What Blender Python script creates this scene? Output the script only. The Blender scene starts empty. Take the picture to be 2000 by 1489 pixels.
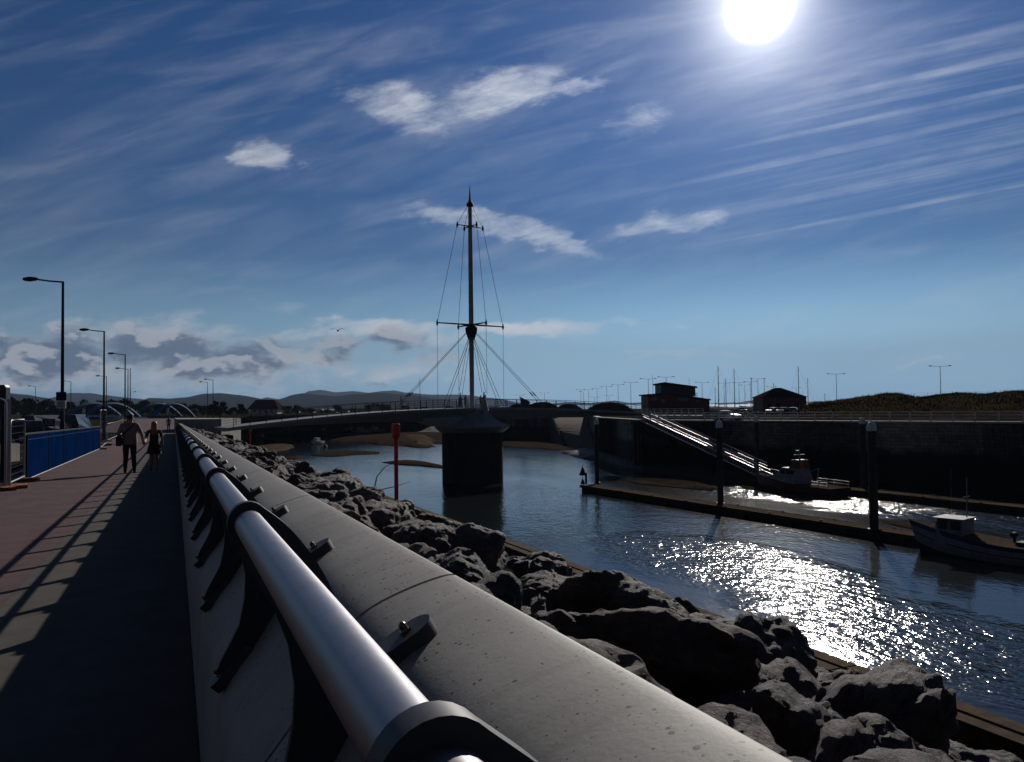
import bpy, bmesh, math, random
from mathutils import Vector, Matrix, noise
random.seed(7)
sc = bpy.context.scene
COL = sc.collection
FPX = 1560.0
YAW = math.atan(660/FPX); PITCH = math.radians(1.78); ROLL = math.radians(0.7)
EYE = Vector((0, 0, 1.5)); WATER = -8.5; QUAY = -1.0
FH = Vector((math.sin(YAW), math.cos(YAW), 0)); RH = Vector((math.cos(YAW), -math.sin(YAW), 0)); UP = Vector((0, 0, 1))
FW = FH*math.cos(PITCH) + UP*math.sin(PITCH)
U0 = UP*math.cos(PITCH) - FH*math.sin(PITCH)
RT = RH*math.cos(ROLL) - U0*math.sin(ROLL)
UT = RH*math.sin(ROLL) + U0*math.cos(ROLL)
def ray(px, py): return (FW + RT*((px-1000)/FPX) + UT*((744.5-py)/FPX))
def W(px, py, z):
    d = ray(px, py); return EYE + d*((z-EYE.z)/d.z)
def Zp(px, py, depth):
    d = ray(px, py); return EYE + d*(depth/d.dot(FH))
def D(px, depth, z): 
    p = EYE + FH*depth + RH*((px-1000)/FPX*depth); p.z = z; return p
def zp(y): return -0.011*max(-20, min(y, 95))
# ---------------------------------------------------------------- camera
cam = bpy.data.cameras.new('camera'); co = bpy.data.objects.new('camera', cam); COL.objects.link(co)
cam.sensor_width = 36; cam.lens = 36*FPX/2000; cam.clip_start = 0.02; cam.clip_end = 40000
m = Matrix((RT, UT, -FW)).transposed().to_4x4(); m.translation = EYE; co.matrix_world = m
sc.camera = co
# ---------------------------------------------------------------- light
SUN = ray(1482, 14).normalized()
EL = math.asin(SUN.z); AZ = math.atan2(SUN.x, SUN.y)
sl = bpy.data.lights.new('sun', 'SUN'); sl.energy = 5.0; sl.angle = math.radians(0.53); sl.color = (1, .93, .84)
so = bpy.data.objects.new('sun', sl); COL.objects.link(so); so.rotation_euler = SUN.to_track_quat('Z', 'Y').to_euler(); so.location = (0, 0, 60)
vs = sc.view_settings; vs.view_transform = 'Standard'; vs.look = 'None'; vs.exposure = -0.5; vs.gamma = 1
sc.cycles.use_denoising = True
sc.cycles.max_bounces = 6; sc.cycles.diffuse_bounces = 2; sc.cycles.glossy_bounces = 3; sc.cycles.transmission_bounces = 3; sc.cycles.volume_bounces = 0
sc.cycles.caustics_reflective = False; sc.cycles.caustics_refractive = False; sc.cycles.sample_clamp_indirect = 4
# ---------------------------------------------------------------- sky
world = bpy.data.worlds.new('World'); sc.world = world; world.use_nodes = True
NT = world.node_tree; NT.nodes.clear()
class NB:
    def __init__(s, nt): s.nt = nt
    def n(s, t, **k):
        nd = s.nt.nodes.new(t)
        for a, b in k.items(): setattr(nd, a, b)
        return nd
    def put(s, sock, v):
        if v is None: return
        if hasattr(v, 'links'): s.nt.links.new(v, sock)
        else: sock.default_value = v
    def m(s, op, a, b=None, c=None, clamp=False):
        nd = s.n('ShaderNodeMath', operation=op); nd.use_clamp = clamp
        for i, v in enumerate((a, b, c)): s.put(nd.inputs[i], v)
        return nd.outputs[0]
    def dot(s, a, v):
        nd = s.n('ShaderNodeVectorMath', operation='DOT_PRODUCT'); s.put(nd.inputs[0], a); nd.inputs[1].default_value = v
        return nd.outputs['Value']
    def vec(s, x, y, z=0.0):
        nd = s.n('ShaderNodeCombineXYZ')
        for i, v in enumerate((x, y, z)): s.put(nd.inputs[i], v)
        return nd.outputs[0]
    def noise(s, v, scale, detail=4, rough=.55, dist=0.0, out='Fac'):
        nd = s.n('ShaderNodeTexNoise'); s.put(nd.inputs['Vector'], v)
        nd.inputs['Scale'].default_value = scale; nd.inputs['Detail'].default_value = detail
        nd.inputs['Roughness'].default_value = rough; nd.inputs['Distortion'].default_value = dist
        return nd.outputs[out]
    def step(s, v, lo, hi, a=0.0, b=1.0):
        nd = s.n('ShaderNodeMapRange', interpolation_type='SMOOTHSTEP'); s.put(nd.inputs[0], v)
        for i, x in enumerate((lo, hi, a, b)): s.put(nd.inputs[i+1], x)
        return nd.outputs[0]
    def mix(s, f, a, b, mode='MIX'):
        nd = s.n('ShaderNodeMix', data_type='RGBA', blend_type=mode); s.put(nd.inputs[0], f); s.put(nd.inputs[6], a); s.put(nd.inputs[7], b)
        return nd.outputs[2]
b = NB(NT)
tc = b.n('ShaderNodeTexCoord'); dv = tc.outputs['Generated']
den = b.m('MAXIMUM', b.dot(dv, FW), .08)
u = b.m('DIVIDE', b.dot(dv, RT), den); v = b.m('DIVIDE', b.dot(dv, UT), den)
front = b.step(b.dot(dv, FW), .1, .4)
uv = b.vec(u, v)
def rotuv(deg, sx, sy, oy=0.0):
    mp = b.n('ShaderNodeMapping', vector_type='TEXTURE'); b.put(mp.inputs[0], uv); mp.inputs['Rotation'].default_value = (0, 0, math.radians(deg)); mp.inputs['Scale'].default_value = (1/sx, 1/sy, 1); mp.inputs['Location'].default_value = (0, -oy, 0)
    return mp.outputs[0]
nfib = b.noise(rotuv(13, 1.5, 9), 3.2, 6, .60, .35)       # fibrous ice cloud
nfin = b.noise(rotuv(8, 4, 11), 5, 7, .68, .5)
npuf = b.noise(rotuv(0, 5, 9.5), 3.0, 7, .60, .12)      # heaped cloud
npufu = b.noise(rotuv(0, 5, 9.5, .017), 3.0, 4, .52, .12)      # the same clouds a little higher up: tells lit tops
npuf2 = b.noise(rotuv(0, 5, 9.5), 3.0, 4, .52, .12)
# node group: an elliptical cloud patch around one direction
G = bpy.data.node_groups.new('cloud_patch', 'ShaderNodeTree')
for nm, ty in (('uv', 'NodeSocketVector'), ('cx', 'NodeSocketFloat'), ('cy', 'NodeSocketFloat'), ('rot', 'NodeSocketFloat'), ('a', 'NodeSocketFloat'), ('b', 'NodeSocketFloat')):
    G.interface.new_socket(nm, in_out='INPUT', socket_type=ty)
G.interface.new_socket('mask', in_out='OUTPUT', socket_type='NodeSocketFloat')
g = NB(G); gi = g.n('NodeGroupInput').outputs; go = g.n('NodeGroupOutput').inputs
sp = g.n('ShaderNodeSeparateXYZ'); g.put(sp.inputs[0], gi['uv'])
dx = g.m('SUBTRACT', sp.outputs[0], gi['cx']); dy = g.m('SUBTRACT', sp.outputs[1], gi['cy'])
cs = g.m('COSINE', gi['rot']); sn = g.m('SINE', gi['rot'])
xx = g.m('DIVIDE', g.m('ADD', g.m('MULTIPLY', dx, cs), g.m('MULTIPLY', dy, sn)), gi['a'])
yy = g.m('DIVIDE', g.m('SUBTRACT', g.m('MULTIPLY', dy, cs), g.m('MULTIPLY', dx, sn)), gi['b'])
g.put(go['mask'], g.step(g.m('ADD', g.m('MULTIPLY', xx, xx), g.m('MULTIPLY', yy, yy)), 1.15, 0.0))
wn = b.n('ShaderNodeVectorMath', operation='SUBTRACT'); b.put(wn.inputs[0], b.noise(rotuv(8, 1, 2.2), 9.0, 5, .62, 0.0, 'Color')); wn.inputs[1].default_value = (.5, .5, .5)
wm = b.n('ShaderNodeVectorMath', operation='MULTIPLY'); b.put(wm.inputs[0], wn.outputs[0]); wm.inputs[1].default_value = (.16, .06, 0)
wa = b.n('ShaderNodeVectorMath', operation='ADD'); b.put(wa.inputs[0], uv); b.put(wa.inputs[1], wm.outputs[0]); uvw = wa.outputs[0]
def patch(cx, cy, a, bb, rot, warp=False):
    nd = b.n('ShaderNodeGroup'); nd.node_tree = G; b.put(nd.inputs['uv'], uvw if warp else uv)
    nd.inputs['cx'].default_value = (cx-1000)/FPX; nd.inputs['cy'].default_value = (744.5-cy)/FPX
    nd.inputs['rot'].default_value = math.radians(rot); nd.inputs['a'].default_value = a/FPX; nd.inputs['b'].default_value = bb/FPX
    return nd.outputs[0]
def total(lst):
    t = None
    for (cx, cy, a, bb, rot, amp) in lst:
        q = b.m('MULTIPLY', patch(cx, cy, a, bb, rot, True), amp)
        t = q if t is None else b.m('MAXIMUM', t, q)
    return t
cirrus = total([(775, 212, 170, 66, -10, 1.0), (985, 182, 175, 66, 14, 1.0), (1115, 170, 100, 24, 10, 0.85), (528, 312, 90, 44, -5, 1.0), (985, 450, 300, 32, -11.7, 1.0), (860, 418, 150, 22, -12, 0.7), (1310, 432, 130, 40, 12, 0.85), (552, 592, 75, 18, 2, 0.75), (1080, 642, 150, 32, -3, 1.0), (1200, 634, 80, 12, 5, 0.85), (1315, 637, 40, 8, 0, 0.85), (1250, 683, 90, 10, 0, 0.8), (1310, 696, 115, 14, 3, 0.8), (1410, 688, 60, 9, 0, 0.75), (1375, 711, 70, 8, 0, 0.55), (1605, 681, 34, 6, 0, 0.85), (1700, 687, 60, 6, 5, 0.6), (1810, 712, 120, 9, 6, 0.75), (1450, 575, 14, 4, 0, 0.8), (1240, 240, 130, 50, 20, 0.7)])
nstr = b.noise(rotuv(24, 1.1, 8), 3.0, 5, .6, .3)
veilp = b.m('MULTIPLY', total([(650, 125, 250, 48, 24, 0.72), (420, 210, 330, 80, 27, 0.55), (130, 350, 320, 120, 32, 0.45), (640, 330, 330, 50, 6, 0.5), (485, 525, 60, 20, 4, 0.45), (760, 530, 150, 24, 4, 0.42), (420, 576, 120, 11, 4, 0.5), (340, 480, 330, 80, 8, 0.45), (1560, 742, 240, 20, 0, 0.42), (1930, 745, 160, 18, 6, 0.5), (1130, 130, 260, 60, 25, 0.6), (860, 215, 330, 90, 8, 0.8), (980, 470, 380, 60, -11, 0.7), (540, 320, 170, 60, 0, 0.6), (1310, 440, 200, 60, 10, 0.6), (1560, 150, 420, 120, 12, 0.5), (1150, 770, 300, 14, 0, 0.5)]), b.m('MULTIPLY', b.step(nstr, .30, .72), .17))
fib = b.m('ADD', b.m('MULTIPLY', nfib, .5), b.m('MULTIPLY', nfin, .5))
cden = b.step(b.m('ADD', fib, b.m('MULTIPLY', b.m('SUBTRACT', cirrus, 1.0), .42)), .22, .74)
cden = b.m('MULTIPLY', cden, b.step(cirrus, .0, .95))
veil = b.m('MULTIPLY', b.step(nfib, .42, .8), .10)
# aircraft trails fanning to the right
ntr = b.noise(rotuv(11.5, .35, 22), 2.3, 4, .8, .05)
tbreak = b.step(b.noise(rotuv(11, 5, 9), 3.0, 4), .3, .62, .25, 1.0)
trail = b.m('MULTIPLY', b.step(ntr, .46, .74), b.m('MULTIPLY', patch(1900, 270, 620, 260, 11), .13))
trail = b.m('ADD', trail, b.m('MULTIPLY', patch(1740, 410, 430, 5, 10.6), b.m('MULTIPLY', tbreak, .12)))
trail = b.m('ADD', trail, b.m('MULTIPLY', patch(1740, 270, 520, 9, 12.3), b.m('MULTIPLY', tbreak, .11)))
trail = b.m('ADD', trail, b.m('MULTIPLY', patch(1800, 345, 460, 12, 10.8), b.m('MULTIPLY', tbreak, .10)))
for (cx_, cy_, a_, b_, r_, k_) in ((1800, 150, 420, 10, 13, .16), (1780, 215, 440, 7, 12, .18), (1830, 305, 380, 5, 11.5, .14), (1850, 90, 380, 14, 15, .14)): trail = b.m('ADD', trail, b.m('MULTIPLY', patch(cx_, cy_, a_, b_, r_), b.m('MULTIPLY', tbreak, k_*.7)))
# heaped clouds over the left horizon, dark cores with light rims
heap = total([(60, 690, 300, 70, -2, 1.35), (350, 694, 300, 66, -3, 1.35), (230, 645, 260, 40, 0, .8), (590, 685, 110, 56, 0, 1.0), (665, 690, 70, 50, 0, .95), (770, 668, 95, 44, 4, .95), (860, 690, 70, 34, 0, .8),
    (470, 705, 120, 40, 0, .85), (655, 748, 34, 15, 0, .8), (737, 751, 24, 11, 0, .75), (590, 752, 40, 12, 0, .6), (330, 752, 140, 16, 0, .6), (120, 750, 200, 14, 0, .5)])
hd = b.m('ADD', npuf, b.m('MULTIPLY', b.m('SUBTRACT', heap, 1.0), .30))
hden = b.m('MULTIPLY', b.step(hd, .31, .60), b.step(heap, .02, .35))
toplit = b.step(b.m('SUBTRACT', npuf2, npufu), .0, .10)
hcore0 = b.step(b.m('ADD', npuf2, b.m('MULTIPLY', b.m('SUBTRACT', heap, 1.0), .34)), .28, .60)
hcore = b.m('MULTIPLY', hcore0, b.m('SUBTRACT', 1.0, b.m('MULTIPLY', toplit, .80)))
rim = total([(620, 652, 110, 26, 3, .9), (770, 642, 150, 34, -2, 1.0), (870, 660, 110, 40, 0, .8), (1010, 643, 150, 28, -3, 1.15), (700, 632, 130, 18, -3, 1.0), (640, 725, 440, 40, 0, .8), (300, 738, 520, 46, 0, .85), (280, 640, 300, 50, 0, .75), (830, 725, 260, 26, 0, .6)])
rden = b.m('MULTIPLY', b.step(b.m('ADD', b.m('ADD', b.m('MULTIPLY', npuf, .4), b.m('MULTIPLY', fib, .6)), b.m('MULTIPLY', b.m('SUBTRACT', rim, 1.0), .30)), .30, .62), b.step(rim, .0, .5))
sky = b.n('ShaderNodeTexSky', sky_type='NISHITA'); sky.sun_disc = False
sky.sun_elevation = EL; sky.sun_rotation = AZ; sky.air_density = 1.0; sky.dust_density = 0.0; sky.ozone_density = 1.5; sky.altitude = 0
hs = b.n('ShaderNodeHueSaturation'); hs.inputs['Saturation'].default_value = 1.5; b.put(hs.inputs['Color'], sky.outputs[0])
SKYM = 1.0
zz = b.n('ShaderNodeSeparateXYZ'); b.put(zz.inputs[0], dv)
tint = b.mix(b.step(zz.outputs[2], 0.0, .22), (1.15, 1.50, 1.80, 1), (.60, .72, 1.02, 1))
base = b.mix(1.0, hs.outputs[0], tint, 'MULTIPLY')
ca = b.dot(dv, SUN)
ang = b.m('MULTIPLY', b.m('ARCCOSINE', b.m('MINIMUM', ca, 1.0)), 57.2958)
nearsun = b.m('ADD', 1.0, b.m('MULTIPLY', b.m('EXPONENT', b.m('DIVIDE', ang, -26.0)), 3.5))
hzc = b.n('ShaderNodeVectorMath', operation='SCALE'); hzc.inputs[0].default_value = (4.4, 7.8, 11.0); b.put(hzc.inputs[3], nearsun)
base = b.mix(b.step(b.m('ABSOLUTE', zz.outputs[2]), 0.0, .19), hzc.outputs[0], base)
fall = b.n('ShaderNodeVectorMath', operation='SCALE'); b.put(fall.inputs[0], base); b.put(fall.inputs[3], b.m('ADD', .60, b.m('MULTIPLY', b.m('EXPONENT', b.m('DIVIDE', ang, -30.0)), .80))); base = fall.outputs[0]
base = b.mix(b.step(b.dot(dv, FW), .10, .80), b.mix(1.0, base, (.07, .085, .12, 1), 'MULTIPLY'), base)  # unseen sky beside and behind the camera dimmed on purpose, to deepen the shade
glow = b.m('ADD', b.m('MULTIPLY', b.m('MULTIPLY', b.m('EXPONENT', b.m('DIVIDE', ang, -1.7)), 78.0), b.m('ADD', .75, b.m('MULTIPLY', nfib, .5))), b.m('MULTIPLY', b.m('EXPONENT', b.m('DIVIDE', ang, -9.0)), 4.6))
glow = b.m('ADD', glow, b.m('MULTIPLY', b.step(ang, 2.4, .4), 70.0))
lit = b.m('ADD', 1.0, b.m('MULTIPLY', b.m('EXPONENT', b.m('DIVIDE', ang, -22.0)), 1.3))   # thin cloud is brighter near the sun
def scale(col, f):
    nd = b.n('ShaderNodeVectorMath', operation='SCALE'); b.put(nd.inputs[0], col); b.put(nd.inputs[3], f); return nd.outputs[0]
CIR = scale((14.0, 14.4, 15.4), lit); RIMC = scale((14.5, 14.8, 15.6), lit)
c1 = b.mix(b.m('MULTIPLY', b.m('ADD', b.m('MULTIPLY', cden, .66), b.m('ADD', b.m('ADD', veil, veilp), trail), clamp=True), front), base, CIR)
c1 = b.mix(b.m('MULTIPLY', b.m('MULTIPLY', rden, .85), front), c1, RIMC)
c1 = b.mix(b.m('MULTIPLY', b.m('MULTIPLY', hden, .85), front), c1, b.mix(hcore, (14.5, 14.6, 15.4, 1), (1.7, 2.3, 4.0, 1)))
add = b.n('ShaderNodeVectorMath', operation='ADD'); b.put(add.inputs[0], c1); b.put(add.inputs[1], scale((1, .98, .95), glow))
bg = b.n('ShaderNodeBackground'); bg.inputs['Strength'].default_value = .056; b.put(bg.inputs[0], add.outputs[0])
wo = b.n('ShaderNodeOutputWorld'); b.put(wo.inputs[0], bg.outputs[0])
# ================================================================ helpers
def plane_hit(px, py, zf):
    z = zf(20)
    for _ in range(12):
        p = W(px, py, z); z = zf(p.y)
    return p
def Wp(px, py): return plane_hit(px, py, zp)
class MB:
    def __init__(s): s.v = []; s.f = []; s.mi = []; s.uv = None; s.cur = 0
    def add(s, vs, fs, mi=None):
        o = len(s.v); s.v += [tuple(q) for q in vs]; s.f += [tuple(i+o for i in f) for f in fs]; s.mi += [s.cur if mi is None else mi]*len(fs); return s
    def box(s, c, size, rot=0.0, mi=None, M=None):
        hx, hy, hz = size[0]/2, size[1]/2, size[2]/2; cr, sr = math.cos(rot), math.sin(rot); P = []
        for z in (-hz, hz):
            for x, y in ((-hx, -hy), (hx, -hy), (hx, hy), (-hx, hy)):
                q = Vector((x*cr-y*sr, x*sr+y*cr, z))
                if M is not None: q = M @ Vector((x, y, z))
                P.append(Vector(c)+q)
        return s.add(P, [(0, 3, 2, 1), (4, 5, 6, 7), (0, 1, 5, 4), (1, 2, 6, 5), (2, 3, 7, 6), (3, 0, 4, 7)], mi)
    def tube(s, pts, r, n=8, mi=None, caps=True):
        pts = [Vector(p) for p in pts]; rs = r if isinstance(r, (list, tuple)) else [r]*len(pts); P = []; F = []
        t0 = (pts[1]-pts[0]).normalized(); ref = Vector((0, 0, 1)) if abs(t0.z) < .9 else Vector((1, 0, 0))
        for i, p in enumerate(pts):
            t = (pts[min(i+1, len(pts)-1)]-pts[max(i-1, 0)]).normalized()
            a = t.cross(ref).normalized(); c = t.cross(a).normalized()
            for k in range(n):
                w = 2*math.pi*k/n; P.append(p+(a*math.cos(w)+c*math.sin(w))*rs[i])
        for i in range(len(pts)-1):
            for k in range(n):
                k2 = (k+1) % n; F.append((i*n+k, i*n+k2, (i+1)*n+k2, (i+1)*n+k))
        if caps: F.append(tuple(range(n-1, -1, -1))); F.append(tuple((len(pts)-1)*n+k for k in range(n)))
        return s.add(P, F, mi)
    def lathe(s, prof, n=24, c=(0, 0, 0), mi=None):
        P = []; F = []
        for r, z in prof:
            for k in range(n):
                w = 2*math.pi*k/n; P.append((c[0]+r*math.cos(w), c[1]+r*math.sin(w), c[2]+z))
        for i in range(len(prof)-1):
            for k in range(n):
                k2 = (k+1) % n; F.append((i*n+k, i*n+k2, (i+1)*n+k2, (i+1)*n+k))
        F.append(tuple(range(n-1, -1, -1))); F.append(tuple((len(prof)-1)*n+k for k in range(n)))
        return s.add(P, F, mi)
    def prism(s, poly, fa, fb, mi=None):
        """poly: list of 2-D points; fa/fb map a 2-D point to the near/far 3-D point"""
        n = len(poly); P = [fa(*p) for p in poly]+[fb(*p) for p in poly]
        F = [tuple(range(n-1, -1, -1)), tuple(range(n, 2*n))]+[(i, (i+1) % n, n+(i+1) % n, n+i) for i in range(n)]
        return s.add(P, F, mi)
    def loft(s, rings, closed=True, caps=True, mi=None):
        n = len(rings[0]); P = [q for r in rings for q in r]; F = []
        for i in range(len(rings)-1):
            for k in range(n if closed else n-1):
                k2 = (k+1) % n; F.append((i*n+k, i*n+k2, (i+1)*n+k2, (i+1)*n+k))
        if caps: F.append(tuple(range(n-1, -1, -1))); F.append(tuple((len(rings)-1)*n+k for k in range(n)))
        return s.add(P, F, mi)
    def build(s, name, mats, parent=None, smooth=False, loc=None, angle=35):
        me = bpy.data.meshes.new(name); me.from_pydata(s.v, [], s.f)
        for m_ in (mats if isinstance(mats, (list, tuple)) else [mats]): me.materials.append(m_)
        if len(me.materials) > 1: me.polygons.foreach_set('material_index', s.mi)
        bm = bmesh.new(); bm.from_mesh(me); bmesh.ops.recalc_face_normals(bm, faces=bm.faces)
        if smooth:
            for f in bm.faces: f.smooth = True
            for e in bm.edges:
                if len(e.link_faces) == 2 and e.calc_face_angle(0) > math.radians(angle): e.smooth = False
        bm.to_mesh(me); bm.free()
        o = bpy.data.objects.new(name, me); COL.objects.link(o)
        if parent: o.parent = parent
        if loc is not None: o.location = loc
        return o
def tag(o, label=None, cat=None, group=None, kind=None):
    if label: o['label'] = label
    if cat: o['category'] = cat
    if group: o['group'] = group
    if kind: o['kind'] = kind
    return o
def thing(name, label, cat, loc=(0, 0, 0), rz=0.0, group=None):
    o = bpy.data.objects.new(name, None); COL.objects.link(o); o.location = loc; o.rotation_euler = (0, 0, rz)
    o.empty_display_size = .3
    return tag(o, label, cat, group)
KIDS = {}
def kids(o): return [c for c in bpy.data.objects if c.parent == o]
def copy_tree(o, loc=None, rz=None, label=None, parent=None, sc_=None):
    c = o.copy(); COL.objects.link(c)
    if parent is not None: c.parent = parent
    if loc is not None: c.location = loc
    if rz is not None: c.rotation_euler = (0, 0, rz)
    if sc_ is not None: c.scale = (sc_, sc_, sc_)
    if label: c['label'] = label
    for k in kids(o): copy_tree(k, parent=c)
    return c
def mat(name, c, rough=.6, c2=None, scale=4.0, metal=0.0, bump=0.0, bscale=None, detail=5, spec=.5, lo=.35, hi=.65, rough2=None):
    mt = bpy.data.materials.new(name); mt.use_nodes = True; nt = mt.node_tree; bs = nt.nodes['Principled BSDF']; q = NB(nt)
    bs.inputs['Roughness'].default_value = rough; bs.inputs['Metallic'].default_value = metal; bs.inputs['Specular IOR Level'].default_value = spec
    tcn = q.n('ShaderNodeTexCoord').outputs['Object']
    if c2 is None: c2 = tuple(x*.72 for x in c)
    ns = q.noise(tcn, scale, detail, .6, .3); f = q.step(ns, lo, hi)
    q.put(bs.inputs['Base Color'], q.mix(f, (*c2, 1), (*c, 1)))
    if rough2 is not None: q.put(bs.inputs['Roughness'], q.step(ns, lo, hi, rough2, rough))
    if bump:
        bn = q.n('ShaderNodeBump'); bn.inputs['Strength'].default_value = 1.0; bn.inputs['Distance'].default_value = bump
        q.put(bn.inputs['Height'], q.noise(tcn, bscale or scale*4, 6, .65)); q.put(bs.inputs['Normal'], bn.outputs[0])
    return mt
M = {}
def mk(k, *a, **kw): M[k] = mat(k, *a, **kw)
mk('galvanised', (.36, .345, .36), .42, (.32, .31, .325), 25, .9, rough2=.40)
mk('bracket_paint', (.045, .045, .052), .5, (.03, .03, .035), 30)
mk('bolt_steel', (.42, .36, .28), .3, (.2, .15, .1), 60, .9)
mk('grey_tarmac', (.085, .072, .064), .85, (.06, .052, .047), 2.6, 0, .004, 140, spec=.3)
mk('arch_blue', (.05, .12, .27), .7, (.04, .10, .22), .6, spec=.1)
mk('tarmac', (.11, .054, .058), .85, (.072, .040, .043), 2.2, 0, .004, 160, spec=.3)
mk('soil', (.03, .027, .022), .95, (.018, .018, .014), 1.2, 0, .05, 6, spec=0)
mk('grass_ground', (.03, .035, .018), .95, (.018, .021, .011), .25, 0, .05, 4, spec=0)
mk('asphalt', (.038, .037, .036), .95, (.03, .029, .029), .8, 0, .004, 60, spec=0)
mk('pale_concrete', (.34, .33, .30), .8, (.25, .24, .22), 1.5, 0, .004, 30)
mk('bridge_paint', (.27, .28, .30), .6, (.22, .23, .25), .8)
mk('slip_concrete', (.12, .092, .066), .85, (.08, .06, .045), .3, 0, .03, 3, spec=.1)
mk('mast_paint', (.36, .33, .33), .55, (.28, .26, .26), 1.2)
mk('dark_steel', (.035, .035, .042), .65, (.025, .025, .03), 3, spec=.2)
mk('wire', (.05, .05, .06), .4, None, 3, .6)
mk('sheet_pile', (.035, .032, .03), .75, (.02, .02, .018), 1.4, 0, .03, 5)
mk('white_paint', (.72, .72, .71), .45, (.6, .6, .6), 2)
mk('white_rail', (.78, .77, .77), .28, (.5, .5, .52), 3)
mk('red_paint', (.62, .035, .03), .5, (.48, .025, .02), 3, spec=.3)
mk('blue_sheet', (.002, .016, .072), .95, (.0015, .012, .055), 1.3, spec=0)
mk('blue_steel', (.02, .06, .14), .8, (.015, .05, .11), .6, spec=.05)
mk('timber', (.10, .062, .034), .9, (.05, .032, .019), 5, 0, .01, 40, spec=.05)
mk('boat_white', (.27, .28, .31), .6, (.20, .21, .24), 2, spec=.2)
mk('deck_boards', (.105, .078, .062), .9, (.07, .052, .042), 4, 0, .006, 30, spec=0)
mk('black_rubber', (.015, .015, .016), .8, None, 4)
mk('brown_roof', (.045, .03, .028), .9, (.03, .02, .02), 2, 0, .01, 12, spec=0)
mk('red_cladding', (.16, .05, .045), .7, (.11, .035, .03), 1.5)
mk('dark_cladding', (.05, .045, .05), .6, (.035, .03, .035), 1.5)
mk('glass', (.02, .025, .03), .05, None, 2, spec=.6)
mk('black_plastic', (.012, .012, .013), .4, None, 4)
mk('skin', (.42, .24, .17), .55, (.36, .2, .14), 8)
mk('orange_paint', (.17, .045, .015), .6, (.13, .035, .012), 3)
mk('hull_dark_red', (.10, .022, .018), .4, (.07, .016, .014), 2)
mk('hull_blue', (.02, .03, .12), .35, None, 2)
mk('mud_wet', (.055, .04, .029), .8, (.035, .027, .021), .5, 0, .08, 1.6, spec=0)
mk('sand_wet', (.10, .074, .052), .8, (.07, .052, .038), .35, 0, .05, 2.0, spec=.0)
mk('shingle', (.05, .042, .037), .75, (.025, .021, .019), 2.2, 0, .3, 3.0, rough2=.4, spec=.08)
mk('leaf', (.028, .036, .016), .9, (.016, .02, .009), .6, spec=0)
mk('bark', (.06, .045, .035), .9, None, 5)
mk('orange_block', (.28, .10, .04), .8, None, 6)
mk('dune_grass', (.045, .033, .018), .95, (.026, .023, .012), .25, spec=0)
mk('hill_near', (.014, .018, .018), .95, (.010, .013, .013), .004, spec=.0)
def concrete():
    mt = bpy.data.materials.new('speckled_concrete'); mt.use_nodes = True; nt = mt.node_tree; bs = nt.nodes['Principled BSDF']; q = NB(nt)
    t = q.n('ShaderNodeTexCoord').outputs['Object']
    n1 = q.noise(t, 1.6, 6, .62, .5); n2 = q.noise(t, 14, 5, .6)
    col = q.mix(q.step(n1, .3, .7), (.33, .315, .29, 1), (.415, .40, .37, 1))
    col = q.mix(q.m('MULTIPLY', q.step(n2, .35, .75), .35), col, (.31, .295, .27, 1))
    vo = q.n('ShaderNodeTexVoronoi'); q.put(vo.inputs['Vector'], t); vo.inputs['Scale'].default_value = 55
    sx = q.n('ShaderNodeSeparateColor'); q.put(sx.inputs[0], vo.outputs['Color'])
    dens = q.step(q.noise(t, 3.2, 3), .36, .60, .06, .62)
    sp_ = q.m('MULTIPLY', q.m('LESS_THAN', vo.outputs['Distance'], q.m('ADD', .09, q.m('MULTIPLY', sx.outputs[1], .2))), q.m('LESS_THAN', sx.outputs[0], dens))
    mps = q.n('ShaderNodeMapping'); q.put(mps.inputs[0], t); mps.inputs['Scale'].default_value = (1.2, 7, 1.2)
    col = q.mix(q.m('MULTIPLY', q.step(q.noise(mps.outputs[0], 1.8, 6, .65, .8), .48, .74), .38), col, (.20, .185, .16, 1))      # rain streaks across the coping
    col = q.mix(q.m('MULTIPLY', q.step(q.noise(t, 5.5, 7, .7, 1.2), .60, .70), .30), col, (.50, .49, .46, 1))
    col = q.mix(q.m('MULTIPLY', sp_, .85), col, q.mix(q.m('GREATER_THAN', sx.outputs[2], .75), (.045, .04, .04, 1), (.14, .035, .02, 1)))
    vo2 = q.n('ShaderNodeTexVoronoi'); q.put(vo2.inputs['Vector'], t); vo2.inputs['Scale'].default_value = 130; s2 = q.n('ShaderNodeSeparateColor'); q.put(s2.inputs[0], vo2.outputs['Color'])
    pit = q.m('MULTIPLY', q.m('LESS_THAN', vo2.outputs['Distance'], q.m('ADD', .12, q.m('MULTIPLY', s2.outputs[1], .22))), q.m('LESS_THAN', s2.outputs[0], q.step(q.noise(t, 2.3, 4), .4, .65, .02, .26)))
    col = q.mix(q.m('MULTIPLY', pit, .75), col, (.09, .075, .065, 1))
    q.put(bs.inputs['Base Color'], col); bs.inputs['Roughness'].default_value = .62; bs.inputs['Specular IOR Level'].default_value = .35
    bn = q.n('ShaderNodeBump'); bn.inputs['Distance'].default_value = .0005
    q.put(bn.inputs['Height'], q.m('SUBTRACT', q.noise(t, 90, 4), q.m('MULTIPLY', sp_, .8))); q.put(bs.inputs['Normal'], bn.outputs[0])
    return mt
M['concrete'] = concrete()
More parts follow.
